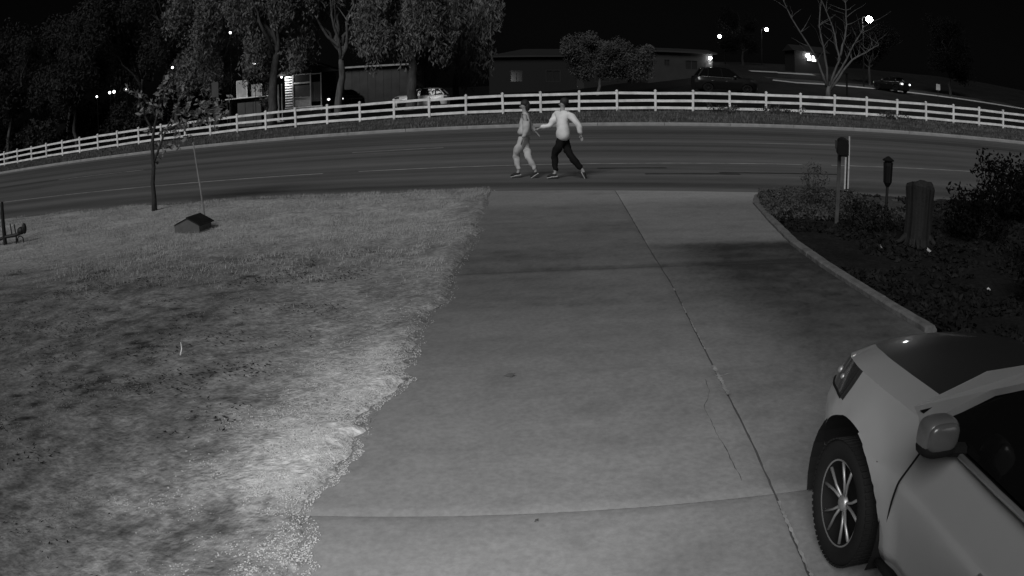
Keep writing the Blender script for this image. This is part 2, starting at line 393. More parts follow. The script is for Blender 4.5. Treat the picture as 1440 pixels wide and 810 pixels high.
# crumbling joint filler and hairline crack
def ribbon(name, pts, w_, m, lift, jit, parent):
    vv = []; ff = []; n = len(pts)
    P = np.array(pts, float); T = np.gradient(P, axis=0); T /= np.linalg.norm(T, axis=1)[:, None]; N = np.stack([-T[:, 1], T[:, 0]], 1)
    for i in range(n):
        ww = w_*(.3+.9*random.random())
        for s_ in (-1, 1):
            x, y = P[i]+N[i]*s_*ww/2+(rng.random(2)-.5)*jit; vv.append((x, y, plane(x, y)+.02+lift))
    ff = [(2*i, 2*i+1, 2*i+3, 2*i+2) for i in range(n-1)]
    return MB().add(vv, ff).build(name, m, parent)
for ya, yb, ww in ((2.2, 3.2, .020), (4.6, 5.15, .035), (5.5, 6.25, .014), (6.45, 6.75, .014), (7.2, 7.3, .014)):
    ys = np.linspace(ya, yb, 60); ribbon('joint_filler', [(float(joint_x(y))+.010*(float(fbm(np.array(y*14), np.array(3.), 91))-.5), y) for y in ys], ww, 'sealant', .004, .005, drive)
ys = np.linspace(3.45, 4.9, 40)
ribbon('crack', [(1.18+.12*smooth((y-4.3)/.5)+.03*(float(fbm(np.array(y*9), np.array(1.), 92))-.5), y) for y in ys], .004, 'joint', .003, .002, drive)
ribbon('crack', [(x, 4.96+.02*math.sin(x*30)) for x in np.linspace(1.3, 1.52, 12)], .012, 'sealant', .003, .004, drive)
# pale concrete edging of the planting bed
def edging():
    root = struct(thing('bed_edging', None, None))
    ys = [5.55, 6.5, 7.5, 8.5, 9.5, 10.5, 11.5, 12.4, 13.1]
    for i in range(len(ys)-1):
        mb = MB(); n = 7; sec = []
        for y in np.linspace(ys[i]+.006, ys[i+1]-.006, n):
            x = float(drive_right(y)); z = plane(x, y)
            jt = (random.random()-.5)*.012
            sec.append([(x+.004, y, z-.05), (x+.006+jt, y, z+.05), (x+.03+jt, y, z+.07), (x+.11+jt, y, z+.07), (x+.14, y, z+.03), (x+.14, y, z-.05)])
        vv = [p for s_ in sec for p in s_]; k = 6
        ff = [(a*k+b, (a+1)*k+b, (a+1)*k+b+1, a*k+b+1) for a in range(n-1) for b in range(k-1)]+[tuple(range(k)), tuple((n-1)*k+b for b in range(k-1, -1, -1))]
        mb.add(vv, ff).build('edging_block', 'edging', root)
edging()

# ---- left yard: gravel, dirt, dry grass
def yard_tone(X, Y):
    e = drive_left(Y)-X            # distance from the drive edge
    t = .215+.07*(fbm(X*.5, Y*.35, 41)-.5)+.10*(fbm(X*1.7, Y*1.4, 42)-.5)+.20*(fbm(X*6, Y*5, 43)-.5)-.45*np.clip(fbm(X*4.2, Y*6.5, 47)-.60, 0, 1)
    t += .34*np.exp(-((e-.15)/.58)**2)*smooth((Y-3.0)/.7)*(1-smooth((Y-4.5)/2.2))*(.5+1.0*fbm(X*3, Y*3, 44))
    t += .05*np.exp(-((e-.6)/1.3)**2)*smooth((Y-5)/2)*(1-smooth((Y-11)/3))
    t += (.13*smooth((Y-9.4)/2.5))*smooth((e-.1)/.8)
    for sx, sy, rx, ry, am in ((-1.55, 3.25, .22, .28, -.11), (-1.0, 2.9, .18, .25, .09), (-2.1, 4.3, .5, .12, -.04), (-1.7, 5.0, .25, .1, -.05), (-1.35, 4.4, .2, .12, -.05), (-4.6, 9.3, 2.2, .35, -.07), (-3.2, 6.6, .8, .3, -.05), (-3.3, 4.9, .7, .4, -.04), (-2.4, 3.2, .6, .8, -.05), (-1.3, 3.8, .25, .12, -.05), (-6.6, 8.6, 1.5, .5, -.05)):
        t = t+.85*am*np.exp(-(((X-sx)/rx)**2+((Y-sy)/ry)**2)**.7)*smooth((fbm(X*8, Y*8, 45)-.32)/.25)
    t -= .065*smooth((-1.6-X)/2)*(1-smooth((Y-8.0)/1.5))  # near left ground darkened, painting in the edge of the light pool
    return np.clip(t, .02, .55)
def yard_z(X, Y):
    return .035*np.exp(-(np.abs(drive_left(Y)-.1-X)/.45)**2)+SL*(X*math.cos(AZ)-Y*math.sin(AZ))+.025+.05*(fbm(X*.8, Y*.8, 51)-.5)+.022*(fbm(X*4.5, Y*4.5, 52)-.5)+.012*(fbm(X*14, Y*14, 53)-.5)
def yard_edge(Y): return drive_left(Y)+(.30*(fbm(Y*1.6, Y*0+2, 54)-.5)+.20*(fbm(Y*6, Y*0+5, 55)-.5))*(1-.6*smooth((Y-6)/3))
def yard():
    y = np.concatenate([np.arange(-6, 1.5, .3), np.arange(1.5, 8, .035), np.arange(8, 17.6, .07)])
    s = np.concatenate([np.arange(0, 5, .04), 5+np.cumsum(np.linspace(.05, 1.2, 60))])
    S, Y = np.meshgrid(s, y); X = yard_edge(Y)-S
    top = edge_y(X)+.1+.25*(fbm(X*1.5, X*0, 56)-.5); Yc = np.minimum(Y, top)
    Z = yard_z(X, Yc)+.02*np.clip(fbm(X*9, Yc*9, 57)-.45, 0, 1)*smooth(S/.3)-.045*(1-smooth(S/.10))-.03*smooth((Yc-top+.5)/.5)
    X2, Y2, Z2 = X[:, ::-1], Yc[:, ::-1], Z[:, ::-1]
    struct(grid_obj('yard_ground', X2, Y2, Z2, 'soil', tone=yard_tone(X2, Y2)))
yard()
def stones(name, n, region, smin, smax, m, label):
    """n small angular stones, one joined stuff object"""
    X, Y = region(n); n = len(X)
    base = np.array([(1, 0, 0), (-1, 0, 0), (0, 1, 0), (0, -1, 0), (0, 0, 1), (0, 0, -.6)], float)
    F = np.array([(0, 2, 4), (2, 1, 4), (1, 3, 4), (3, 0, 4), (2, 0, 5), (1, 2, 5), (3, 1, 5), (0, 3, 5)])
    s = smin+(smax-smin)*rng.random(n)**2; a = rng.random(n)*6.28
    V = base[None]*(.6+.6*rng.random((n, 6, 1)))*s[:, None, None]*np.array([1, .8, .6])
    c, s_ = np.cos(a)[:, None], np.sin(a)[:, None]
    Vx = V[..., 0]*c-V[..., 1]*s_; Vy = V[..., 0]*s_+V[..., 1]*c
    Z = yard_z(X, Y)
    Z = np.where(X > yard_edge(Y), SL*(X*math.cos(AZ)-Y*math.sin(AZ))+.022, Z)
    V = np.stack([Vx+X[:, None], Vy+Y[:, None], V[..., 2]+(Z+s*.05)[:, None]], -1).reshape(-1, 3)
    F = (F[None]+(np.arange(n)*6)[:, None, None]).reshape(-1, 3)
    o = np_obj(name, V, F, m); return tag(o, label, 'gravel', kind='stuff')
def reg_bright(n):
    Y = 2.4+8.6*rng.random(n)**1.7; e = np.abs(rng.normal(0, .5, n))-.06; X = yard_edge(Y)-e
    k = (yard_tone(X, Y) > .17+.26*rng.random(n)) & (rng.random(n) < 1.15-1.1*smooth((Y-4.4)/3.0)) & (fbm(X*4, Y*4, 59) > .30+.3*rng.random(n)) | ((e < .0) & (rng.random(n) < .05)); return X[k], Y[k]
def reg_all(n):
    Y = 2.0+8.0*rng.random(n)**1.3; X = drive_left(Y)-8*rng.random(n)**1.2; k = fbm(X*2, Y*2, 58) > .42+.25*rng.random(n); return X[k], Y[k]
stones('pale_gravel', 120000, reg_bright, .003, .0095, 'stone', 'bright pale gravel spilled along the ragged left edge of the driveway')
stones('dark_gravel', 70000, reg_all, .004, .013, 'stone_dark', 'dull grey gravel and grit scattered across the left yard')
def blades(name, X, Y, Z, h0, h1, w_, m, lean=.5, tuft=1):
    n = len(X); a = rng.random(n)*6.28; h = h0+(h1-h0)*rng.random(n); l = lean*rng.random(n)*h
    dx, dy = np.cos(a), np.sin(a); b = a+1.57+.6*rng.random(n); wx, wy = np.cos(b)*w_, np.sin(b)*w_
    P0 = np.stack([X-wx, Y-wy, Z-.01], -1); P1 = np.stack([X+wx, Y+wy, Z-.01], -1); P2 = np.stack([X+dx*l, Y+dy*l, Z+h], -1)
    V = np.stack([P0, P1, P2], 1).reshape(-1, 3); F = np.arange(3*n).reshape(-1, 3)
    return np_obj(name, V, F, m)
def lawn():
    n = 260000; Y = 7.0+10.2*rng.random(n)**.8; X = drive_left(Y)-.05-.5*rng.random(n)-15*rng.random(n)**1.25
    dens = smooth((Y-7.6)/3.2)*.9+.02; k = (rng.random(n) < dens*smooth((fbm(X*1.3, Y*1.3, 61)-.30)/.3)) & (Y < edge_y(X)+.15); X, Y = X[k], Y[k]
    tag(blades('dry_grass', X, Y, yard_z(X, Y), .012, .055, .004, 'lawn_blade', 1.4), 'short pale dry grass covering the far part of the left yard', 'grass', kind='stuff')
    n = 90000; X = -60+105*rng.random(n); U = rng.random(n); y0 = curb_y(X)+.2; Y = y0+(fence_y(X)+1.2-y0)*U
    k = fbm(X*.6, Y*1.2, 62) > .46; X, Y = X[k], Y[k]
    tag(blades('verge_grass', X, Y, gz(X, Y)+.10, .05, .22, .02, 'verge_blade', .8), 'rough tufty grass on the verge below the white fence', 'grass', kind='stuff')
lawn()
def flecks():
    n = 26000; Y = 2.2+7.6*rng.random(n); X = drive_left(Y)-.9-7.5*rng.random(n); k = fbm(X*1.6, Y*2.4, 63) > .50+.2*rng.random(n); X, Y = X[k], Y[k]
    V, F = leaf_cloud(np.stack([X, Y, yard_z(X, Y)+.015], -1), 1, np.full((len(X), 3), .012), .024, 1.5)
    V = V.copy(); V[:, 2] = np.repeat(yard_z(X, Y)+.012, 4)+(V[:, 2]-np.repeat(yard_z(X, Y)+.012, 4))*.35
    tag(np_obj('dead_leaves', V, F, 'litter'), 'dead gum leaves and dark bits strewn over the left yard', 'leaf litter', kind='stuff')
# ---- right planting bed
def bed():
    y = np.arange(-4, 14.2, .07); s = np.concatenate([np.arange(0, 4, .06), 4+np.cumsum(np.linspace(.08, 1.5, 40))])
    S, Y = np.meshgrid(s, y); X = drive_right(Y)+.135+S; Yc = np.minimum(Y, edge_y(X)+.15)
    Z = SL*(X*math.cos(AZ)-Yc*math.sin(AZ))+.03+.10*(fbm(X*.7, Yc*.7, 71)-.5)+.06*(fbm(X*4, Yc*4, 72)-.5)
    t = .014+.012*(fbm(X*3, Yc*3, 73)-.5)+.055*smooth((Yc-10.6)/1.5)*(1-smooth((X-6)/3)); t = np.clip(t, .008, .2)
    struct(grid_obj('planting_bed', X, Yc, Z, 'soil', tone=t))
bed()
def bed_z(X, Y): return SL*(X*math.cos(AZ)-Y*math.sin(AZ))+.03+.10*(fbm(X*.7, Y*.7, 71)-.5)+.06*(fbm(X*4, Y*4, 72)-.5)
def leaf_cloud(C, n_per, rad, size, aspect=1.0, droop=0.0):
    """leaves round centres C (k,3); rad (k,3) ellipsoid radii. Returns V, F quads"""
    C = np.asarray(C, float); k = len(C); n = k*n_per; idx = np.repeat(np.arange(k), n_per)
    u = rng.normal(size=(n, 3)); u /= np.linalg.norm(u, axis=1)[:, None]; r_ = rng.random((n, 1))**.45
    P = C[idx]+u*r_*np.asarray(rad, float)[idx]
    a = rng.normal(size=(n, 3)); a[:, 2] = a[:, 2]*(1-droop)-droop*2.2; a /= np.linalg.norm(a, axis=1)[:, None]
    b = np.cross(a, rng.normal(size=(n, 3))); b /= np.linalg.norm(b, axis=1)[:, None]
    s = size*(.5+.9*rng.random((n, 1))); A = a*s*aspect; B = b*s*.5
    V = np.stack([P-A*.5, P+B*.6+A*.05, P+A*.5, P-B*.6-A*.05], 1).reshape(-1, 3)
    return V, np.arange(4*n).reshape(-1, 4)
flecks()
def litter():
    n = 16000; Y = 3+10.5*rng.random(n); X = drive_right(Y)+.16+5.5*rng.random(n)**1.3; k = (fbm(X*1.5, Y*1.5, 74) > .42) & (Y < edge_y(X)); X, Y = X[k], Y[k]
    V, F = leaf_cloud(np.stack([X, Y, bed_z(X, Y)+.03], -1), 1, np.full((len(X), 3), .02), .06, 1.3)
    tag(np_obj('leaf_litter', V, F, 'litter'), 'dark leaf litter and mulch scattered over the right planting bed', 'leaf litter', kind='stuff')
    n = 9000; Y = 10.6+3.0*rng.random(n); X = drive_right(Y)+.1+2.6*rng.random(n); k = (fbm(X*2.5, Y*2.5, 75) > .40) & (Y < edge_y(X)+.1) & (X < 6.2); X, Y = X[k], Y[k]
    V, F = leaf_cloud(np.stack([X, Y, bed_z(X, Y)+.06], -1), 2, np.full((len(X), 3), .05), .045, 1.2)
    tag(np_obj('ground_cover', V, F, 'cover'), 'low speckled ground cover at the street end of the right bed', 'ground cover', kind='stuff')
litter()

# ================================================================== FENCE
FH = 1.458
def fence():
    root = thing('ranch_fence', 'long white three rail ranch fence running along the far side of the road', 'fence')
    ks = list(range(-14, 44))
    pm = None
    def z_at(k): x, y = fence_pt(k); return plane(x, y)
    for k in ks:
        x, y = fence_pt(k); z = z_at(k)
        if pm is None:
            mb = MB(); mb.box((0, 0, (FH+.06)/2-.05), (.14, .14, FH+.04), bev=.01)
            t = FH-.03+.06/2; mb.box((0, 0, FH-.01), (.175, .175, .035), bev=.008)
            mb.add([(-.08, -.08, FH+.008), (.08, -.08, FH+.008), (.08, .08, FH+.008), (-.08, .08, FH+.008), (0, 0, FH+.07)], [(0, 1, 4), (1, 2, 4), (2, 3, 4), (3, 0, 4)])
            o = mb.build('post', 'fence', root); pm = o.data
        else:
            o = bpy.data.objects.new('post', pm); col.objects.link(o); o.parent = root
        o.location = (x+(random.random()-.5)*.02, y, z+(random.random()-.5)*.02); o.rotation_euler = ((random.random()-.5)*.05, (random.random()-.5)*.04, -AZ)
    rm = MB().box((0, 0, 0), (1, .045, .165)).v, None
    base = MB().box((0, 0, 0), (1, .045, .165)); bo = None
    for k in ks[:-1]:
        xa, ya = fence_pt(k); xb, yb = fence_pt(k+1); za, zb = z_at(k), z_at(k+1)
        L = math.hypot(xb-xa, yb-ya); tx, ty = (xb-xa)/L, (yb-ya)/L
        for h in (1.29, .80, .32):
            # rails butt against the post faces
            a = .072; p0 = Vector((xa+tx*a, ya+ty*a, za+h)); p1 = Vector((xb-tx*a, yb-ty*a, zb+h)); p0.z += (random.random()-.5)*.045; p1.z += (random.random()-.5)*.045
            if bo is None: bo = base.build('rail', 'fence', root); o = bo
            else: o = bpy.data.objects.new('rail', bo.data); col.objects.link(o); o.parent = root
            dv = p1-p0; o.location = (p0+p1)/2; o.scale = (dv.length, 1, 1)
            o.rotation_euler = (0, -math.asin(dv.z/dv.length), math.atan2(dv.y, dv.x))
fence()

# ================================================================== TREES
def branch_path(p0, p1, n=6, wob=.06):
    p0, p1 = Vector(p0), Vector(p1); L = (p1-p0).length; pts = []
    off = Vector((0, 0, 0))
    for i in range(n+1):
        t = i/n
        if 0 < i < n: off += Vector((random.gauss(0, 1), random.gauss(0, 1), random.gauss(0, .3)))*L*wob/n**.5
        pts.append(p0.lerp(p1, t)+off*(1 if i < n else 1))
    return pts
def make_tree(name, label, x, y, h, r0, crown, leafmat, barkmat='bark', size=.16, n_per=70, limbs=None, droop=0.0, aspect=1.0, lean=(0, 0), group=None, clump=.8, zbase=None, sub=2, trunk_top=None):
    """crown: list of (dx, dy, z, rx, ry, rz, nclumps) lobes; limbs rise to each lobe"""
    z0 = float(gz(x, y))+.08 if zbase is None else zbase
    root = thing(name, label, 'tree', (x, y, z0), group=group)
    tt = trunk_top or h*.45
    top = Vector((lean[0], lean[1], tt))
    path = branch_path((0, 0, -.2), top, 9, .05); n = len(path)
    rad = [r0*(1.35 if i == 0 else 1)*(1-.45*i/n) for i in range(n)]
    mb = MB(); mb.tube(path, rad, 9); mb.build('trunk', barkmat, root, smooth=True)
    lm = MB(); C = []; Rr = []
    for (dx, dy, z, rx, ry, rz, nc) in crown:
        c = Vector((dx, dy, z)); s0 = path[max(2, n-1-random.randint(0, 2))]
        p = branch_path(s0, c, 7, .12); r1 = r0*.42
        lm.tube(p, [r1*(1-.8*i/7)+.01 for i in range(8)], 6)
        for q in range(nc):
            u = Vector((random.gauss(0, 1), random.gauss(0, 1), random.gauss(0, 1))).normalized()*random.random()**.5
            cc = Vector((c.x+u.x*rx, c.y+u.y*ry, c.z+u.z*rz)); C.append(cc)
            f = 1.25*clump*(.6+.7*random.random()); Rr.append((f, f, f*(1+1.6*droop)))
            if q % sub == 0:
                bp_ = branch_path(p[random.randint(3, 7)], cc, 4, .15); lm.tube(bp_, [r1*.28*(1-.7*i/4)+.006 for i in range(5)], 4, cap=False)
    lm.build('limbs', barkmat, root, smooth=True)
    if C and n_per:
        V, F = leaf_cloud([tuple(c) for c in C], int(n_per*3.0), Rr, size*.82, aspect, droop)
        o = np_obj('crown', V, F, leafmat, root)
    return root
def lobes(n, w_, zlo, zhi, d_=None, nc=7, rr=1.2, rz=1.4):
    return [((random.random()-.5)*w_, (random.random()-.5)*(d_ or w_*.7), zlo+(zhi-zlo)*random.random(), rr*(.7+.6*random.random()), rr, rz, nc) for _ in range(n)]
G1 = 'tall gum trees behind the white fence'
# big gums, left to right (positions solved from the photograph's rays)
make_tree('gum_tree', 'broad pale leafed gum tree left of the lit pale panels', -24.5, 62, 11, .30, lobes(13, 7, 4.5, 12, nc=10, rr=1.2, rz=1.5), 'leaf', 'bark', .20, 110, droop=.5, aspect=2.2, group=G1, clump=.75)
make_tree('gum_tree', 'thick dark trunked gum standing right of the table with panels', -18.2, 58.5, 12, .42, lobes(10, 5, 5.2, 12, nc=8, rr=1.2, rz=1.6), 'leaf', 'bark', .20, 80, droop=.6, aspect=2.2, group=G1, clump=.7, lean=(.1, 0), trunk_top=7)
make_tree('gum_tree', 'pale barked gum with forked trunk right of the trailer', -13.1, 60.5, 12, .34, lobes(11, 6, 6.3, 12.5, nc=8, rr=1.2, rz=1.6), 'leaf', 'bark_pale', .20, 80, droop=.6, aspect=2.2, group=G1, clump=.7, lean=(-.1, 0), trunk_top=5.6)
make_tree('gum_tree', 'gum with stout dark trunk just left of the pale hatchback', -7.4, 59.5, 12, .46, lobes(12, 5.5, 5.6, 12, nc=9, rr=1.3, rz=1.7), 'leaf', 'bark', .20, 100, droop=.65, aspect=2.3, group=G1, clump=.75, trunk_top=5.2)
make_tree('weeping_tree', 'weeping tree trailing foliage down behind the pale hatchback', -4.4, 67, 11, .30, lobes(8, 5.5, 6, 11.5, nc=9, rr=1.3, rz=1.5)+lobes(9, 6.2, 2.8, 6, nc=8, rr=1.0, rz=1.6), 'leaf', 'bark', .20, 100, droop=.85, aspect=2.6, clump=.75)
make_tree('dark_tree', 'slim dark trunk standing between the stout gum and the weeping tree', -6.9, 64, 8, .17, lobes(4, 3, 5.5, 8.5, nc=6), 'leaf_dim', 'bark', .2, 60, droop=.5, aspect=2, trunk_top=5)
make_tree('shade_tree', 'broad low leafy tree with a lopsided crown in front of the middle house', 7.6, 69, 7, .17,
    [(-2.2, 0, 3.9, 1.3, 1.3, .9, 12), (-.6, .3, 4.6, 1.5, 1.3, 1.0, 16), (.9, 0, 4.0, 1.5, 1.3, 1.0, 16), (2.6, .2, 3.6, 1.3, 1.2, .9, 12), (4.2, 0, 3.7, 1.0, 1.0, .8, 9), (-1.0, 0, 2.6, 1.7, 1.0, .7, 10), (1.8, -.2, 2.5, 1.8, 1.0, .7, 12), (4.1, .2, 2.6, 1.0, .8, .6, 7)], 'leaf_mid', 'bark_pale', .20, 130, clump=.62, trunk_top=1.8, lean=(.4, 0))
# dim woodland to the far left
lw = [(-52, 66), (-46, 70), (-40.5, 64), (-36, 68), (-31, 72), (-58, 72), (-29, 64)]
for i, (x, y, s, h_) in enumerate([(-54, 69, 3.2, 4), (-47.5, 66, 3.0, 3.4), (-41.5, 68, 3.2, 4.2), (-35.5, 66, 3.0, 3.2), (-30, 67, 2.8, 3.8), (-25.5, 68, 2.5, 3.2), (-61, 72, 3.4, 5)]):
    z = float(gz(x, y)); root = thing('dark_bush', ['second from the left', 'third from the left', 'below the row of small lamps', 'right of the row of small lamps', 'behind the sapling top', 'behind the narrow grey board', 'farthest left'][i]+' of the dark bushes massed behind the fence', 'bush', (x, y, z), group='dark bushes behind the left fence')
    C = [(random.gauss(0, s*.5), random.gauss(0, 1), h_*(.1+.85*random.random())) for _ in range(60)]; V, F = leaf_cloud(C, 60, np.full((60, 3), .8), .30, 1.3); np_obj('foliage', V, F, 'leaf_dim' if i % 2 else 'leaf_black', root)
    mb = MB(); [mb.tube([(0, 0, -.1), (c[0]*.5, c[1]*.5, c[2]*.6), c], [.09, .06, .03], 4) for c in C[:7]]; mb.build('stems', 'bark', root)
dims = ['black tree mass at the far left end of the fence', 'dim tree second from the left behind the fence', 'dim leaning tree behind the row of small lamps', 'dim bushy tree right of the row of small lamps', 'dim tall tree behind the broad gum at left', 'faint tree on the left skyline above the fence end', 'dim thin tree beside the broad gum at left']
for i, (x, y) in enumerate(lw):
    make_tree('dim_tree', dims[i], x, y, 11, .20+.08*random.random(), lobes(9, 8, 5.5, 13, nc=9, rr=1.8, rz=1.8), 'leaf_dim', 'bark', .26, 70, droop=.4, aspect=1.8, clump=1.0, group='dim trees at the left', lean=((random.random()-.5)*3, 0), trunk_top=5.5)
# bare forked tree at right
def bare_tree():
    x, y = 25.9, 60; z0 = float(gz(x, y))+.05
    root = thing('bare_tree', 'leafless tree with several bare limbs spreading upward behind the fence at right', 'tree', (x, y, z0))
    mb = MB(); mb.tube([(0, 0, -.2), (0, 0, .5), (.05, 0, 1.0)], [.30, .22, .17], 9); mb.build('trunk', 'bark_pale', root, smooth=True)
    tips = [((-.15, 0, .8), (-.9, .2, 3.1), (-3.3, 0, 6.4), (-4.2, 0, 8.5)), ((0, 0, .9), (-.3, -.1, 3.3), (-.7, 0, 6), (-.2, 0, 10)), ((.1, 0, .9), (1.1, 0, 3.4), (.6, .2, 6.2), (-.9, 0, 9.5)),
            ((.1, 0, .8), (1.5, .1, 2.9), (2.5, 0, 4.7), (3.6, 0, 6.4)), ((.2, 0, .7), (2.2, -.2, 3.4), (3.7, 0, 4.2), (5.1, 0, 5.0)), ((1.0, 0, 3.2), (1.7, .1, 5.2), (2.0, 0, 7), (1.8, 0, 9))]
    for a, b, c, d_ in tips:
        pts = []; P4 = [Vector(a), Vector(b), Vector(c), Vector(d_)]
        for i in range(3):
            for t in (0, .33, .66): pts.append(P4[i].lerp(P4[i+1], t)+Vector((random.gauss(0, .05), random.gauss(0, .05), 0)))
        pts.append(P4[3]); lb = MB(); n = len(pts)
        lb.tube(pts, [.105*(1-.85*i/n)+.010 for i in range(n)], 7)
        for i in range(3, n):
            for _ in range(2):
                e = pts[i]+Vector((random.gauss(0, .9), random.gauss(0, .5), .5+random.random()*1.2)); lb.tube(branch_path(pts[i], e, 4, .15), [.035, .028, .02, .013, .008], 4, cap=False)
        lb.build('limb', 'bark_pale', root, smooth=True)
bare_tree()
# dark trees behind at right and a low dark hedge
for (x, y, hh, lb) in ((48, 74, 8, 'dark rounded tree beyond the bright street lamp at far right'), (41, 82, 7, 'dark tree on the rise behind the bare tree'), (36, 118, 9, 'distant dark tree beneath the second street lamp'), (56, 60, 8, 'dark leafy tree at the far right edge behind the fence')):
    make_tree('dark_tree', lb, x, y, hh, .2, lobes(8, 5.5, 3, hh, nc=9, rr=1.3, rz=1.2), 'leaf_black', 'wood', .24, 80, clump=.9, trunk_top=2.6)

# near sapling on the left lawn
def sapling():
    x, y = -7.63, 15.26; z0 = float(yard_z(np.array(x), np.array(y)))
    root = thing('sapling', 'slender dark sapling with sparse leaves standing on the left lawn', 'tree', (x, y, z0))
    def br(name, P, r_, sides=7):
        mb = MB(); n = len(P); mb.tube(P, r_, sides); return mb.build(name, 'bark_near', root, smooth=True)
    br('trunk', [(0, 0, -.05), (.02, 0, .3), (.01, 0, .6), (.06, 0, .95), (.05, 0, 1.2), (.06, 0, 1.5), (.14, 0, 1.85), (.26, 0, 2.2), (.30, 0, 2.5), (.4, 0, 2.9)], [.075, .055, .05, .047, .045, .038, .03, .022, .014, .007])
    L = [[(.05, 0, 1.0), (.22, .02, 1.35), (.42, .03, 1.75), (.62, 0, 2.0), (1.0, 0, 2.2)], [(.42, .02, 1.72), (.9, .05, 1.85), (1.4, .05, 2.05), (1.9, 0, 2.15)],
         [(.2, 0, 2.0), (0, .05, 2.3), (-.25, .05, 2.55), (-.45, 0, 2.65)], [(.28, 0, 2.3), (.45, 0, 2.6), (.62, 0, 2.85)], [(.1, 0, 1.7), (-.1, .05, 2.0), (-.2, 0, 2.35)], [(.6, 0, 2.0), (.8, 0, 2.35), (1.0, 0, 2.5)]]
    C = []
    for P in L:
        br('limb', P, [.026*(1-.75*i/len(P))+.004 for i in range(len(P))], 6)
        for i in range(1, len(P)):
            for t in (.3, .7, 1): C.append(Vector(P[i-1]).lerp(Vector(P[i]), t))
    for i in range(7): C.append(Vector((.3+.03*i, 0, 2.2+.1*i)))
    CC = []
    for c in C:
        for _ in range(1): CC.append((c.x+random.gauss(0, .07), c.y+random.gauss(0, .09), c.z+random.gauss(0, .08)))
    extra = [(1.35+random.gauss(0, .28), random.gauss(0, .15), 1.98+random.gauss(0, .14)) for _ in range(34)]+[(.35+random.gauss(0, .16), random.gauss(0, .12), 2.45+random.gauss(0, .25)) for _ in range(5)]+[(.75+random.gauss(0, .2), random.gauss(0, .1), 1.45+random.gauss(0, .12)) for _ in range(7)]
    CC += extra
    V, F = leaf_cloud(CC, 8, np.full((len(CC), 3), .09), .085, 1.5, .25); np_obj('crown', V, F, 'leaf_near', root)
sapling()

# ================================================================== BUILDINGS AND YARD THINGS BEHIND THE FENCE
def dim_house(label, x0, x1, y, ztop, depth, roofh, wallm, wins, door=None, hip=True, name='house', gable=False):
    xc = (x0+x1)/2; zb = min(float(gz(x0, y)), float(gz(x1, y)))-.1; W = x1-x0; H = ztop-zb
    root = thing(name, label, 'house', (xc, y, zb))
    # wall panel with real openings: columns between windows
    ops = sorted(wins+([door] if door else []))
    xs = -W/2; mb = MB()
    for (a, b, z0, z1) in [(o[0], o[1], o[2], o[3]) for o in ops]:
        if a > xs: mb.box(((xs+a)/2, .1, H/2), (a-xs, .2, H))
        if z0 > 0.01: mb.box(((a+b)/2, .1, z0/2), (b-a, .2, z0))
        mb.box(((a+b)/2, .1, (z1+H)/2), (b-a, .2, H-z1)); xs = b
    mb.box(((xs+W/2)/2, .1, H/2), (W/2-xs, .2, H))
    mb.box((-W/2+.1, depth/2, H/2), (.2, depth-.4, H)); mb.box((W/2-.1, depth/2, H/2), (.2, depth-.4, H)); mb.box((0, depth-.1, H/2), (W, .2, H))
    mb.build('wall', wallm, root)
    for i, (a, b, z0, z1) in enumerate(ops):
        isd = door is not None and (a, b, z0, z1) == door
        if isd:
            dd = MB().box(((a+b)/2, .1, (z0+z1)/2), (b-a-.06, .06, z1-z0-.04)).build('door', 'wall_dim', root); MB().ball((a+.16, .03, z0+1.0), .04, 8, 6).build('handle', 'alloy', dd); continue
        fr = MB()
        for xx in (a+.035, b-.035): fr.box((xx, .02, (z0+z1)/2), (.07, .08, z1-z0))
        for zz in (z0+.035, z1-.035): fr.box(((a+b)/2, .02, zz), (b-a-.14, .08, .07))
        fr.box(((a+b)/2, .02, (z0+z1)/2), (.05, .06, z1-z0-.14))
        f = fr.build('window', 'trim', root); MB().box(((a+b)/2, .09, (z0+z1)/2), (b-a-.1, .02, z1-z0-.1)).build('pane', 'pane', f)
    ov = .45; e = [(-W/2-ov, -ov, H), (W/2+ov, -ov, H), (W/2+ov, depth+ov, H), (-W/2-ov, depth+ov, H)]
    ins = 0 if gable else min(depth/2, W/2-.5)
    rd = [(-W/2-ov+ins, depth/2, H+roofh), (W/2+ov-ins, depth/2, H+roofh)]
    v = e+rd+[(p[0], p[1], p[2]-.14) for p in e]
    MB().add(v, [(0, 1, 5, 4), (1, 2, 5), (2, 3, 4, 5), (3, 0, 4), (6, 7, 1, 0), (7, 8, 2, 1), (8, 9, 3, 2), (9, 6, 0, 3), (9, 8, 7, 6)]).build('roof', 'roof', root)
    MB().box((0, -ov-.03, H-.06), (W+2*ov, .04, .18)).build('fascia', 'trim', root)
    return root
dim_house('low dark house behind the broad leafy tree in the middle', -2.3, 13.8, 92, 5.1, 9, 1.0, 'wall_black', [(-5.6, -4.2, 1.6, 3.0), (-1.5, .2, 1.6, 3.0), (4.2, 6.0, 1.6, 3.0)], (2.0, 3.0, 0, 2.2))
h2 = dim_house('low dark house with a bright porch light on its right corner', 15.2, 22.6, 86, 5.7, 8, .5, 'wall_dim', [(-1.9, -1.2, 2.2, 3.0), (.5, 2.0, 1.9, 3.0)], None, gable=True)
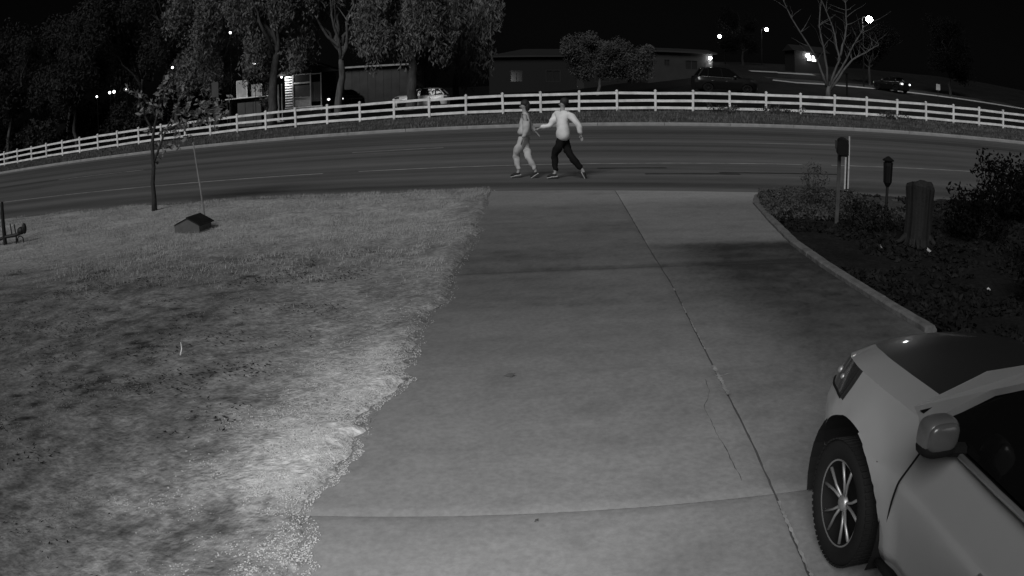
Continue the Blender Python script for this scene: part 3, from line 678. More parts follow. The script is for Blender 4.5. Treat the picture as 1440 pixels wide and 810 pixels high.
def porch_light():
    root = thing('porch_lamp', 'glaring lamp on the right corner of the low dark house', 'lamp', (22.3, 85.9, 5.15))
    MB().box((0, .04, 0), (.22, .06, .3), bev=.01).build('bracket', 'dark', root)
    MB().lathe([(.05, .1), (.16, .02), (.17, -.12), (.08, -.2)], (0, -.14, 0), 12).build('shade', 'lamp', root)
    l = bpy.data.lights.new('porch_lamp_light', 'SPOT'); l.energy = 160; l.spot_size = R(75); l.spot_blend = .5; l.shadow_soft_size = .1
    o = bpy.data.objects.new('porch_lamp_light', l); col.objects.link(o); o.parent = root; o.location = (0, -.25, -.1); o.rotation_euler = (R(10), 0, 0)
porch_light()
def shed():
    x0, x1, y = -15.8, -9.6, 75; ztop = 4.0; zb = float(gz(-12, y))-.1; H = ztop-zb; W = x1-x0
    root = thing('long_shed', 'plain grey low roofed shed wall behind the gum trunks', 'shed', ((x0+x1)/2, y, zb))
    n = 8; w_ = W/n
    for i in range(n): MB().box((-W/2+w_*(i+.5), (i % 2)*.015, H/2), (w_-.02, .12, H)).build('wall_panel', 'wall_mid', root)
    for sx in (-1, 1): MB().box((sx*(W/2-.06), 2.6, H/2), (.12, 5, H)).build('side_wall', 'wall_mid', root)
    MB().box((0, 2.4, H+.05), (W+.5, 5.6, .10)).build('roof', 'roof', root); MB().box((0, -.44, H+.03), (W+.5, .05, .16)).build('fascia', 'pale', root)
shed()
def trailer():
    # screened porch / trailer end with bright louvred panel
    y = 62; x0, x1 = -18.1, -13.9; zb = float(gz(-16, y))+.05; root = thing('garden_room', 'small screened garden room with pale louvred panel and gable roof', 'hut', (-16, y, zb))
    H = 3.45-zb; base = .55
    lou = MB()
    n = 12
    for i in range(n):
        z = base+.55+(H-base-.75)*i/(n-1)
        o = MB().box((0, 0, 0), (.62, .03, .13), rot=Matrix.Rotation(R(-25), 3, 'X')).build('louvre', 'bright', root, (-1.75, 0, z))
    MB().box((-1.75, .06, (H+base)/2+.1), (.7, .02, H-base-.1)).build('louvre_back', 'black', root)
    def bar(c, s_, m='pale', nm='frame_bar'): return MB().box(c, s_, bev=.004).build(nm, m, root)
    for x in (-1.38, .12, 1.0): bar((x, 0, (H+base)/2), (.09, .09, H-base))
    bar((-.63, 0, H-.04), (1.41, .08, .08)); bar((.56, 0, H-.08), (.79, .07, .07)); bar((-.63, 0, H-.75), (1.41, .07, .12)); bar((-.63, 0, base+1.15), (1.41, .07, .07)); bar((-.5, -.02, base+.35), (3.2, .1, .1), 'bright', 'sill')
    for i, x in enumerate((-.63,)):
        MB().box((x, .03, base+1.68), (1.4, .02, .95)).build('screen', 'wall_mid', root); MB().box((x, .03, H-.4), (1.4, .02, .55)).build('screen', 'wall_dim', root); MB().box((x, .03, base+.78), (1.4, .02, .66)).build('lower_panel', 'pale', root)
    for i in range(5): MB().box((.27+.165*i, .02, base+1.55), (.15, .025, 1.6)).build('side_board', 'wall_mid', root)
    MB().box((-.3, 1.6, base/2+.15), (4.0, 2.8, base+.1)).build('base', 'wall_dim', root)
    MB().box((-.3, 2.9, (H+base)/2), (3.8, .1, H-base)).build('back_wall', 'wall_dim', root)
    # gable roof with pale barge boards
    zr = H+.02
    MB().add([(-3.0, -.5, zr-.1), (.0, -.5, zr+1.0), (2.6, -.5, zr-.0), (-3.0, 3.4, zr-.1), (0, 3.4, zr+1.0), (2.6, 3.4, zr)], [(0, 3, 4, 1), (1, 4, 5, 2), (0, 1, 2), (3, 5, 4)]).build('roof', 'roof', root)
    MB().ball((-2.25, -.35, H-.15), .07, 8, 6).build('porch_bulb', 'small_lamp', root)
    l = bpy.data.lights.new('porch_bulb_light', 'POINT'); l.energy = 60; l.shadow_soft_size = .07; o = bpy.data.objects.new('porch_bulb_light', l); col.objects.link(o); o.parent = root; o.location = (-2.2, -.55, H-.2)
    for a, b in (((-1.6, zr+.38), (-.1, zr+1.0)), ((.3, zr+.92), (1.6, zr+.42))):
        MB().tube([(a[0], -.55, a[1]), (b[0], -.55, b[1])], .05, 4).build('barge_board', 'trim', root)
trailer()
def pale_posts():
    for x, ww, h, lb, zt in ((-18.28, .17, 2.0, 'brighter white upright board standing left of the louvred panel', 2.7), (-17.95, .07, 2.0, 'thin white upright board close beside the louvred panel', 2.75)):
        y = 60.6; z = float(gz(x, y))+.08; H = zt-z
        r_ = thing('upright_board', lb, 'board', (x, y, z), group='white upright boards')
        MB().box((0, 0, H/2), (ww, .06, H), bev=.008).build('board', 'bright', r_); MB().box((0, .1, .04), (ww+.2, .3, .08)).build('foot', 'pale', r_)
pale_posts()
def bench_table():
    y = 60; x0, x1 = -22.7, -19.1; z = float(gz(-21, y))+.08; zt = 1.86-z
    root = thing('long_table', 'long table with bright top edge and solid front left of the dark trunk', 'table', (-20.9, y, z))
    MB().box((0, .4, zt), (3.6, .9, .07), bev=.01).build('tabletop', 'bright', root)
    for i in range(3): MB().box((-.45+.7*i, .2, (zt-.35)/2), (.66, .06, zt-.4)).build('front_panel', 'wall_mid', root)
    for sx in (-1.65, 1.65):
        for sy in (.08, .72): MB().box((sx, sy, (zt-.04)/2), (.09, .09, zt-.04)).build('leg', 'trim', root)
    zz = z+zt+.035
    specs = [(-21.35, .95, 1.42, 'pale upright panel on the long table left of the gap', 'pale'), (-20.05, .9, 1.0, 'lower pale panel on the long table right of the gap', 'pale')]
    for x, w_, h, lb, m in specs:
        r_ = thing('display_panel', lb, 'panel', (x, y+.45, zz), group='panels on the long table')
        MB().box((0, 0, h/2+.03), (w_-.1, .04, h-.08)).build('panel', m, r_)
        f = MB()
        for sx in (-1, 1): f.box((sx*(w_/2-.025), -.01, h/2), (.05, .07, h))
        for zc in (.025, h-.025): f.box((0, -.01, zc), (w_-.1, .07, .05))
        f.build('frame', 'bright' if w_ > .92 else 'pale', r_)
    x, y2 = -23.6, 60; r_ = thing('sign_board', 'narrow grey board on legs at the left of the long table', 'board', (x, y2, float(gz(x, y2))+.08)); hb = 3.4-float(gz(x, y2))-.08
    MB().box((0, 0, hb-.62), (.62, .05, 1.24)).build('board', 'wall_mid', r_)
    for sx in (-.22, .22): MB().box((sx, .05, (hb-.5)/2), (.06, .05, hb-.5)).build('leg', 'trim', r_)
    x, y3 = -17.9, 57.5
bench_table()
def lattice_plant():
    x, y = -18.9, 59.2; z = float(gz(x, y))+.08
    root = thing('climbing_plant', 'climbing plant with pale leaves beside the thick dark trunk', 'plant', (x, y, z)); MB().tube([(0, 0, 0), (.05, 0, 1.6), (-.02, 0, 3.2), (.05, 0, 4.4)], [.04, .03, .025, .01], 6).build('stem', 'bark', root)
    C = [(random.gauss(0, .18), random.gauss(0, .15), 1.6+2.9*random.random()) for _ in range(34)]; V, F = leaf_cloud(C, 14, np.full((34, 3), .18), .16, 1.4); np_obj('foliage', V, F, 'leaf_near', root)
lattice_plant()

# ---- lamps
def street_lamp(x, y, zl, s, label, m, armdir=-1, energy=0):
    z = float(gz(x, y)); H = zl-z
    root = thing('street_lamp', label, 'street lamp', (x, y, z), group='street lamps')
    MB().tube([(armdir*-.9, 0, -.1), (armdir*-.9, 0, H*.5), (armdir*-.9, 0, H-.1), (armdir*-.75, 0, H+.15), (0, 0, H+.2)], [.11, .09, .07, .05, .04], 8).build('pole', 'black', root)
    MB().box((0, 0, H+.16), (.75, .3, .12), bev=.04).build('housing', 'dark', root)
    MB().ball((0, -.03, H-.02), (s, s, s*.9), 12, 8).build('lens', m, root, smooth=True)
    if energy:
        l = bpy.data.lights.new('street_lamp_light', 'POINT'); l.energy = energy; l.shadow_soft_size = .3
        o = bpy.data.objects.new('street_lamp_light', l); col.objects.link(o); o.parent = root; o.location = (0, -.3, H-.5)
street_lamp(32.8, 120, 9.94, .30, 'smaller street lamp above the lit corner of the dark house', 'lamp')
street_lamp(40.8, 120, 11.7, .30, 'street lamp midway between the other two lamps', 'lamp', 1)
street_lamp(37.63, 75, 10.44, .38, 'brightest street lamp above the bare tree at right', 'lamp_big', 1, 350)
def far_window():
    x, y = 40.6, 100; z = float(gz(x, y)); root = thing('small_house', 'distant small dark house with two glowing windows left of the bare tree', 'house', (x, y, z))
    H = 7.5-z
    MB().box((0, 2.1, H/2), (5, 4, H)).build('wall', 'wall_black', root)
    MB().add([(-2.8, -.3, H), (2.8, -.3, H), (2.8, 4.4, H), (-2.8, 4.4, H), (-2.8, 2, H+.9), (2.8, 2, H+.9)], [(0, 1, 5, 4), (1, 2, 5), (2, 3, 4, 5), (3, 0, 4)]).build('roof', 'roof', root)
    for cx, w_, hh in ((-.32, .62, .75), (.42, .7, .85)):
        f = MB(); 
        for sx in (-1, 1): f.box((cx+sx*w_/2, .06, H-.9), (.06, .08, hh))
        for sz in (-1, 1): f.box((cx, .06, H-.9+sz*hh/2), (w_+.12, .08, .06))
        f = f.build('window', 'trim', root); MB().box((cx, .085, H-.9), (w_-.06, .02, hh-.06)).build('pane', 'lit_wall', f)
    r2 = thing('wall_lamp', 'glowing wall lamp beside the two lit windows', 'lamp', (x-.55, y-.12, z+H-.55)); MB().ball((0, 0, 0), .28, 10, 8).build('globe', 'lamp', r2); MB().box((0, .17, 0), (.1, .12, .1)).build('bracket', 'dark', r2)
far_window()
LP = [(-44.4, 3.94, .09, 'lowest and leftmost of the small lamps among the dim trees'), (-42.6, 4.16, .12, 'left one of the close pair of small lamps'), (-42.0, 4.18, .13, 'right one of the close pair of small lamps'), (-40.36, 4.21, .10, 'small lamp at the right end of the lamp row'), (-34.45, 5.85, .10, 'lone small lamp above the sapling'), (-27.7, 8.71, .10, 'highest small lamp against the broad gum foliage'), (-25.06, 5.25, .14, 'small lamp above the display panels')]
for x, z, s, lb in LP:
    y = 58.5; x = x*y/75; z = 2.013+(z-2.013)*y/75; y = max(y, float(fence_y(x))+1.2) if False else y
    g_ = float(gz(x, y)); root = thing('yard_lamp', lb, 'lamp', (x, y, g_), group='small lamps far behind the fence')
    MB().tube([(0, 0.1, 0), (0, 0.1, z-g_+.1)], .025, 6).build('post', 'black', root); MB().ball((0, -.05, z-g_), s*.95, 8, 6).build('globe', 'small_lamp', root)

# side street climbing at right, its kerb, a pole and a sign
def side_street():
    X = np.array([[24, 27.5, 31, 36, 42, 52, 62, 72], [24, 31, 38, 45, 53, 62, 70, 80.]]).T; 
    ks = [(27.5, 79), (29.1, 76), (32, 75.5), (35.4, 74), (40, 72), (46, 69), (54, 65)]
    vv = []; 
    for x, y in ks: vv.append((x, y, float(gz(x, y))+.16)); vv.append((x+1.2, y+7, float(gz(x+1.2, y+7))+.16))
    struct(MB().add(vv, [(2*i, 2*i+2, 2*i+3, 2*i+1) for i in range(len(ks)-1)]).build('side_street', mat('side_asphalt', .014, var=.3, scale=2)))
    root = struct(thing('kerb', None, None))
    for i in range(len(ks)-1):
        a = Vector((*ks[i], vv[2*i][2])); b = Vector((*ks[i+1], vv[2*i+2][2])); 
        m_ = MB().tube([a+Vector((0, 0, .0)), b], .11, 4); m_.build('kerb_stone', 'kerb', root)
    for (x0, x1, y, z) in ((30.5, 34.2, 96, .1), (33.5, 38.4, 94, .1)):
        vv = [(x0, y, float(gz(x0, y))+.2), (x1, y-1, float(gz(x1, y-1))+.2), (x1, y+.6, float(gz(x1, y+.6))+.28), (x0, y+1.6, float(gz(x0, y+1.6))+.28)]
        struct(MB().add(vv, [(0, 1, 2, 3)]).build('footpath', 'kerb'))
side_street()
x, y = 27.93, 60.5; z = float(gz(x, y)); r_ = thing('bollard_post', 'short black post standing just right of the bare tree', 'post', (x, y, z)); MB().tube([(0, 0, -.1), (0, 0, 3.75-z)], .09, 8).build('post', 'black', r_); MB().box((0, 0, 3.78-z), (.24, .24, .06), bev=.01).build('cap', 'black', r_)
x, y = 34.3, 55; z = float(gz(x, y)); r_ = thing('road_sign', 'small pale sign plate on a thin pole at the right end of the fence', 'sign', (x, y, z)); MB().tube([(0, 0, -.1), (0, 0, 3.8-z)], .03, 6).build('pole', 'trim', r_); MB().box((0, -.05, 3.45-z), (.42, .02, .5), bev=.005).build('plate', 'pale', r_)
# low shrubs along the fence foot at right
for i, (x, y, s, lb) in enumerate([(13.0, 47.0, .55, 'low verge shrub below the fence, left of the three'), (16.5, 46.6, .6, 'low verge shrub below the fence, middle of the three'), (24.5, 45.4, .7, 'low verge shrub below the fence, right of the three')]):
    z = float(gz(x, y))+.1; root = thing('low_shrub', lb, 'shrub', (x, y, z)); C = [(random.gauss(0, s), random.gauss(0, .3), .12+.3*random.random()) for _ in range(22)]
    V, F = leaf_cloud(C, 30, np.full((22, 3), .24), .10, 1.3); np_obj('foliage', V, F, 'leaf_mid', root)
    mb = MB(); [mb.tube([(0, 0, 0), (c[0]*.6, c[1]*.6, c[2])], [.03, .01], 4) for c in C[:8]]; mb.build('stems', 'bark', root)

# ================================================================== CARS
def car(label, name, loc, rz, paint, hood_m, detail=True, kind='hatch', group=None, lights=None):
    root = thing(name, label, 'car', loc, rz, group)
    wb = 2.66; wr = .345; AR = .45 if detail else .39
    tall = {'hatch': 1.56, 'suv': 1.92, 'sedan': 1.46}[kind]
    f_st = [(.86, .30), (.84, .46), (.78, .60), (.66, .73), (.50, .82), (.30, .875), (0, .90), (-.6, .905), (-2.2, .905), (-2.9, .895), (-3.25, .85), (-3.42, .76), (-3.50, .60)]
    xs_k = np.array([p[0] for p in f_st][::-1]); wk = np.array([p[1] for p in f_st][::-1])
    bt = {'hatch': .0, 'suv': .14, 'sedan': -.02}[kind]
    hz_k = np.array([-3.5, -3.3, -1.5, -.55, 0, .4, .66, .78, .86]); hz_v = np.array([.98, 1.06, 1.02, 1.02, 1.0, .98, .94, .88, .72])+bt
    st = np.concatenate([np.linspace(-3.5, -3.3, 5), np.arange(-3.26, .50, .04), np.linspace(.5, .86, 12)]) if detail else np.concatenate([np.linspace(-3.5, -3.3, 4), np.arange(-3.2, .5, .08), np.linspace(.5, .86, 8)])
    W = np.interp(st, xs_k, wk); Hh = np.interp(st, hz_k, hz_v)
    # smooth
    for _ in range(3): W[1:-1] = (W[:-2]+2*W[1:-1]+W[2:])/4; Hh[1:-1] = (Hh[:-2]+2*Hh[1:-1]+Hh[2:])/4
    nv = 26 if detail else 16
    tt = np.linspace(0, 1, nv)            # side: from sill up to the shoulder
    zf = .2+(tt)*1.0
    def side(i, t):
        w_, h_ = W[i], Hh[i]; zb = .20+.04*abs(st[i]+1.3)/2.2; z = zb+(h_-zb)*t
        bulge = -.045*(1-smooth(t/.18))-.075*(1-smooth(t/.68))-.012*math.sin(math.pi*min(1, t/.66))*(1 if -2.1 < st[i] < -.55 else .4)
        cr_ = -.125*max(0, (t-.69)/.31)**1.25
        return w_+bulge+cr_, z
    # hood / deck top, slightly domed
    ny = 9
    arch = [(0, wr+.02, AR), (-wb, wr+.02, AR)]
    parts = {}
    def emit(part, quad): parts.setdefault(part, []).append(quad)
    def seamx(z, x0): return x0-.10*smooth((z-.45)/.5)
    P = {}
    for i in range(len(st)):
        for j in range(nv):
            yy, zz = side(i, tt[j]); x = st[i]
            # wheel arch lip
            fl = 0
            for ax, az, ar in arch:
                rr_ = math.hypot(x-ax, zz-az)
                if ar-.06 < rr_ < ar+.14: fl = .022*(1-abs(rr_-ar)/.14)
            P[i, j] = (x, yy+fl, zz)
    cut = set(); touch = set(); keepv = set()
    for i in range(len(st)-1):
        for j in range(nv-1):
            ids = [(i, j), (i+1, j), (i+1, j+1), (i, j+1)]; cx = sum(P[a][0] for a in ids)/4; cz = sum(P[a][2] for a in ids)/4
            if any(math.hypot(cx-ax, cz-az) < ar for ax, az, ar in arch): cut.add((i, j)); touch.update(ids)
            else: keepv.update(ids)
    for a in touch & keepv:
        x, yy, zz = P[a]
        for ax, az, ar in arch:
            dx, dz = x-ax, zz-az; rr_ = math.hypot(dx, dz)
            if abs(rr_-ar) < .09: P[a] = (ax+dx*ar/rr_, yy, az+dz*ar/rr_)
    for i in range(len(st)-1):
        for j in range(nv-1):
            if (i, j) in cut: continue
            q = [P[i, j], P[i+1, j], P[i+1, j+1], P[i, j+1]]
            cx = sum(p[0] for p in q)/4; cz = sum(p[2] for p in q)/4; t = (tt[j]+tt[j+1])/2
            nm = 'body'
            if t < .10: nm = 'sill'
            elif -1.62 < cx < seamx(cz, -.50) and True: nm = 'front_door'
            elif -2.75 < cx < -1.62 and math.hypot(cx+wb, cz-wr) > AR+.1 and cx > -2.55: nm = 'rear_door'
            elif cx > .42 and t < .60: nm = 'bumper'
            elif t > .80 and .24 < cx < .83: nm = 'headlight'
            elif cx < -3.25 and .55 < t < .85: nm = 'tail_light'
            emit(nm, q)
    def mesh(nm, quads, m, mirror=True, par=root, sm=True):
        vid = {}; V = []; F = []
        def vi(p):
            k = tuple(round(c, 5) for c in p)
            if k not in vid: vid[k] = len(V); V.append(k)
            return vid[k]
        for q in quads:
            a = [vi(p) for p in q]; 
            if len(set(a)) >= 3: F.append(tuple(dict.fromkeys(a))[::-1])
            
        if mirror == 'both':
            for q in quads:
                a = [vi((p[0], -p[1], p[2])) for p in q]; F.append(tuple(dict.fromkeys(a)))
        me = bpy.data.meshes.new(nm); me.from_pydata(V, [], F); me.materials.append(M[m]); 
        if sm: me.shade_smooth()
        o = bpy.data.objects.new(nm, me); col.objects.link(o); o.parent = par; return o
    pm = {'body': paint, 'sill': 'black', 'front_door': paint, 'rear_door': paint, 'bumper': paint, 'headlight': 'lens', 'tail_light': 'lens'}
    bq = parts.pop('body'); cxq = lambda q: sum(p[0] for p in q)/4
    parts['front_wing'] = [q for q in bq if cxq(q) > -.7]; parts['rear_quarter'] = [q for q in bq if cxq(q) <= -.7]
    sq = parts.pop('sill'); parts['side_sill'] = [q for q in sq if -wb+AR < cxq(q) < -AR]; parts['bumper_corner'] = [q for q in sq if cxq(q) > .3]+parts.pop('bumper'); parts['rear_bumper_corner'] = [q for q in sq if cxq(q) < -wb-.2]
    pm.update(front_wing=paint, rear_quarter=paint, side_sill='black', bumper_corner=paint, rear_bumper_corner='black')
    for nm, quads in parts.items():
        if True:
            a = mesh(nm, quads, pm[nm]); b = mesh(nm, [[(p[0], -p[1], p[2]) for p in q[::-1]] for q in quads], pm[nm])
        else: mesh(nm, quads, pm[nm], 'both')
    # top surface: hood ahead of the screen, deck behind, nose cap
    def top_quads(i0, i1, k0=0, k1=None):
        Q = []
        for i in range(i0, i1):
            for k in range(k0, ny-1 if k1 is None else k1):
                q = []
                for (a, b) in ((i, k), (i+1, k), (i+1, k+1), (i, k+1)):
                    yy, zz = side(a, 1.0); s_ = 1-2*b/(ny-1); dome = .085*(1-s_*s_)**.8
                    q.append((st[a], yy*s_, zz+dome*(1 if st[a] < .8 else .5)))
                Q.append(q)
        return Q
    ic = int(np.searchsorted(st, -.60))
    hd = mesh('hood', top_quads(ic, len(st)-1, 1, ny-2), hood_m); mesh('hood_edge', top_quads(ic, len(st)-1, 0, 1), paint); mesh('hood_edge', top_quads(ic, len(st)-1, ny-2, ny-1), paint); mesh('deck', top_quads(0, ic), 'black')
    # nose and tail closures with grille
    def cap(i, sgn, nm, m):
        Q = []
        for j in range(nv-1):
            a, b = P[i, j], P[i, j+1]; Q.append([a, (a[0]+sgn*.02, -a[1], a[2]), (b[0]+sgn*.02, -b[1], b[2]), b])
        return mesh(nm, Q, m)
    cap(len(st)-1, 0, 'front_panel', paint); cap(0, 0, 'tailgate', paint)
    g = MB(); 
    for i in range(4): g.box((.875, 0, .50+.06*i+bt), (.03, .9, .022))
    g.build('grille', 'black', root)
    mb = MB().box((.885, 0, .42), (.012, .42, .12)).build('number_plate', 'pale', root)
    # greenhouse
    zb = np.interp([-.60, -1.3, -3.2], hz_k, hz_v)+.02; zr = tall
    rear_x = -3.30 if kind != 'sedan' else -2.75
    A0 = (-.42, .78, zb[0]+.0); A1 = (-1.22, .60, zr-.05); B0 = (-1.68, .80, zb[1]); B1 = (-1.75, .60, zr-.01); C0 = (-2.65, .80, zb[1]+.02); C1 = (-2.60, .585, zr-.03); D0 = (rear_x, .72, zb[2]); D1 = (rear_x+.38, .54, zr-.10)
    def mir(p): return (p[0], -p[1], p[2])
    def pane(nm, pts, m='car_glass', th=.008):
        v = [Vector(p) for p in pts]; n_ = (v[1]-v[0]).cross(v[2]-v[0]).normalized()*th; k = len(v)
        vv = [tuple(p) for p in v]+[tuple(p-n_) for p in v]
        return MB().add(vv, [tuple(range(k)), tuple(range(2*k-1, k-1, -1))]+[(i, i+k, (i+1) % k+k, (i+1) % k) for i in range(k)]).build(nm, m, root)
    # curved windscreen
    Q = []; n = 10
    def wpt(s_, t): 
        y0 = A0[1]*(1-t)+A1[1]*t; x0 = A0[0]*(1-t)+A1[0]*t; z0 = A0[2]*(1-t)+A1[2]*t
        return (x0+.16*(1-s_*s_)*(1-.5*t)-.02, y0*s_*.97, z0+.02*(1-s_*s_))
    for a in range(n):
        for b in range(4):
            s0, s1 = 1-2*a/n, 1-2*(a+1)/n; Q.append([wpt(s0, b/4), wpt(s1, b/4), wpt(s1, (b+1)/4), wpt(s0, (b+1)/4)])
    mesh('windscreen', [q for q in Q], 'car_glass')
    pane('rear_window', [D0, D1, mir(D1), mir(D0)])
    for s_ in (1, -1):
        f = (lambda p: p) if s_ == 1 else mir
        def inset(p, a=.03): return f((p[0], p[1]-.012, p[2]))
        pane('side_window', [inset(A0), inset(B0), inset(B1), inset(A1)]); pane('side_window', [inset(B0), inset(C0), inset(C1), inset(B1)]); pane('side_window', [inset(C0), inset(D0), inset(D1), inset(C1)])
        for nm, a, b, r_, m in (('middle_pillar', B0, B1, .03, 'black'), ('rear_pillar', C0, C1, .03, 'black'), ('tail_pillar', D0, D1, .05, paint)):
            a_, b_ = Vector(f(a)), Vector(f(b)); mid = (a_+b_)/2+Vector((0, .012*s_, .015)); MB().tube([a_+(a_-b_)*.06, a_, mid, b_, b_+(b_-a_)*.03], [r_*1.25, r_*1.1, r_, r_, r_], 8, flat=.8).build(nm, m, root, smooth=True)
        q = [(-.50, .80, zb[0]-.03), (-.33, .745, zb[0]-.02), (-.78, .68, (zb[0]+zr)/2+.05), (-1.17, .565, zr-.03), (-1.27, .61, zr-.045), (-.88, .715, (zb[0]+zr)/2+.01)]
        q = [f(p) for p in q]; pane('front_pillar', q if s_ < 0 else q[::-1], paint, .035)
        MB().tube([f((-.62, .80, zb[0]-.01)), f((-1.2, .815, zb[1]-.01)), f((-2.4, .82, zb[1]+.01)), f((-3.1, .76, zb[2]))], .014, 6).build('belt_trim', 'alloy', root, smooth=True)
        # door handles
        for hx in (-1.42, -2.35):
            MB().tube([f((hx+.09, .875, .76+bt)), f((hx+.07, .905, .765+bt)), f((hx-.07, .905, .765+bt)), f((hx-.09, .875, .76+bt))], [.008, .011, .011, .008], 8).build('door_handle', 'alloy', root, smooth=True)
    # roof
    RX = [(-1.10, .585, zr-.075), (-1.24, .61, zr-.035), (-1.5, .625, zr-.005), (-2.0, .625, zr+.01), (-2.6, .61, zr-.01), (-2.95 if kind != 'sedan' else -2.5, .57, zr-.06), (D1[0]-.05, .54, zr-.10)]
    Q = []
    for i in range(len(RX)-1):
        for k in range(8):
            q = []
            for a, b in ((i, k), (i+1, k), (i+1, k+1), (i, k+1)):
                x_, y_, z_ = RX[a]; s_ = 1-2*b/8; q.append((x_, y_*s_, z_+.045*(1-abs(s_)**3)))
            Q.append(q)
    mesh('roof', [q for q in Q], paint)
    # mirrors
    MX, MY = -.86, .955
    for s_ in (1, -1):
        mx = MB(); mx.sball((MX, s_*MY, zb[0]+.105), (.064, .090, .074), .62, 24, 14)
        mo = mx.build('wing_mirror', 'mirror_shell', root, smooth=True)
        MB().tube([(MX+.02, s_*.78, zb[0]+.0), (MX+.01, s_*.88, zb[0]+.02)], [.035, .03], 8).build('mirror_arm', 'black', mo)
        MB().sball((MX-.004, s_*MY, zb[0]+.052), (.066, .09, .034), .7, 20, 8).build('mirror_base', 'black', mo, smooth=True)
        MB().sball((MX-.040, s_*MY, zb[0]+.108), (.034, .079, .061), .62, 24, 12).build('mirror_glass', 'mirror', mo, smooth=True)
    # seams: dark gaps round the doors and behind the wing
    for s_ in (1, -1):
        for fx in ((lambda z: seamx(z, -.50)), (lambda z: -1.62)):
            pts = []
            for z in np.linspace(.25, .985+bt, 26):
                x = float(fx(z)); i = int(np.argmin(abs(st-x))); h_ = Hh[i]; zb_ = .20+.04*abs(st[i]+1.3)/2.2; yy, _ = side(i, min(1, (z-zb_)/(h_-zb_))); pts.append((x, s_*(yy+.004), z))
            MB().tube(pts, .0055, 5).build('door_seam', 'black', root)
        MB().ball((-.34, s_*.905, .76+bt), (.022, .008, .012), 8, 6).build('side_repeater', 'lens', root)
    if lights:
        for s_ in (1, -1): MB().ball((-3.50, s_*.62, .86), (.05, .14, .09), 10, 8).build('tail_lamp_glint', 'reflector', root)  # emission stands in for light glinting back off the tail lamps
    if detail:
        for s_ in (1, -1):
            i0 = [i for i in range(len(st)) if .24 < st[i] < .83]; j0 = min(j for j in range(nv) if tt[j] > .80)-1
            MB().tube([(P[i, j0][0], s_*(P[i, j0][1]+.001), P[i, j0][2]) for i in i0], .007, 5).build('headlight_seal', 'black', root)
            MB().tube([(P[i0[0], j][0], s_*(P[i0[0], j][1]+.001), P[i0[0], j][2]) for j in range(j0, nv)], .006, 5).build('headlight_seal', 'black', root)
            for k_, (ix, jx, r_) in enumerate(((i0[len(i0)//4], j0+2, .018), (i0[len(i0)//2], j0+2, .024), (i0[3*len(i0)//4], j0+2, .02))):
                p = P[ix, jx]; MB().ball((p[0], s_*(p[1]-.006), p[2]), r_, 12, 8).build('headlight_bulb', 'alloy', root, smooth=True)
            MB().tube([(x_, s_*(float(np.interp(x_, st[::1], W))-.055), float(np.interp(x_, st, [.24+.04*abs(a+1.3)/2.2 for a in st]))+.02) for x_ in np.linspace(-wb+AR+.02, -AR-.02, 16)], .02, 6).build('sill_moulding', 'black', root, smooth=True)
            MB().box((-1.62, s_*.785, (zb_b:=np.interp(-1.62, hz_k, hz_v))+.25), (.05, .02, .5)).build('window_divider', 'black', root)
    # inner arches and floor so nothing shows through
    fl = MB(); fl.box((-1.3, 0, .24), (3.9, 1.3, .06)); fl.build('floor_pan', 'black', root)
    for ax, az, ar in arch:
        for s_ in (1, -1):
            m_ = MB(); n = 18; vv = []
            for k in range(n+1):
                a = math.pi*(-.12+1.24*k/n)
                for yy in (.885, .52): vv.append((ax+(ar+.012)*math.cos(a), s_*yy, az+(ar+.012)*math.sin(a)))
            m_.add(vv, [(2*k, 2*k+1, 2*k+3, 2*k+2) for k in range(n)]); o = m_.build('arch_liner', 'black', root)
            MB().box((ax, s_*.50, .45), (.8, .02, .6)).build('arch_liner', 'black', root)
    # wheels
    def wheel(ax, s_):
        wt = bpy.data.objects.new('wheel', None); col.objects.link(wt); wt.parent = root; wt.location = (ax, s_*.80, wr)
        sg = s_
        pr = [(.235, -.11), (.30, -.115), (.33, -.10), (.343, -.06), (.345, 0), (.343, .06), (.33, .095), (.305, .108), (.25, .10), (.237, .085)]
        MB().lathe([(r_, h_*sg) for r_, h_ in pr], n=48, axis='Y').build('tyre', 'tyre', wt, smooth=True)
        if detail:
            tr = MB()
            for k in range(60):
                a = 2*math.pi*k/60
                for yy in (-.07, -.02, .03, .075): tr.box((.344*math.cos(a+yy*.4), yy*sg, .344*math.sin(a+yy*.4)), (.008, .042, .022), rot=Matrix.Rotation(-a, 3, 'Y'))
            tr.build('tread', 'tyre', wt)
        al = 'alloy' if detail else 'trim'
        rm = [(.242, .075), (.236, .090), (.228, .086), (.218, .06), (.212, .02), (.208, -.08)]
        MB().lathe([(r_, h_*sg) for r_, h_ in rm[:3]], n=40, axis='Y').build('rim', al, wt, smooth=True); MB().lathe([(r_, h_*sg) for r_, h_ in rm[2:]], n=40, axis='Y').build('rim_barrel', 'black', wt, smooth=True)
        MB().lathe([(.205, -.03*sg), (.001, -.03*sg)], n=24, axis='Y').build('brake_disc', 'black', wt)
        sp_ = MB()
        for k in range(5):
            for o in (-.17, .17):
                a = 2*math.pi*k/5+.3; a1 = a+o*.55; a2 = a+o*1.55
                p0 = Vector((.035*math.cos(a1), .055*sg, .035*math.sin(a1))); p1 = Vector((.12*math.cos(a+o), .066*sg, .12*math.sin(a+o))); p2 = Vector((.222*math.cos(a2), .074*sg, .222*math.sin(a2)))
                sp_.tube([p0, p1, p2], [.011, .008, .010], 6)
        sp_.build('spokes', al, wt, smooth=True)
        MB().lathe([(.045, .05*sg), (.043, .07*sg), (.03, .078*sg), (.001, .08*sg)], n=20, axis='Y').build('hub_cap', al, wt, smooth=True)
    for ax in (0, -wb):
        for s_ in (1, -1): wheel(ax, s_)
    return root
HEAD = R(92)
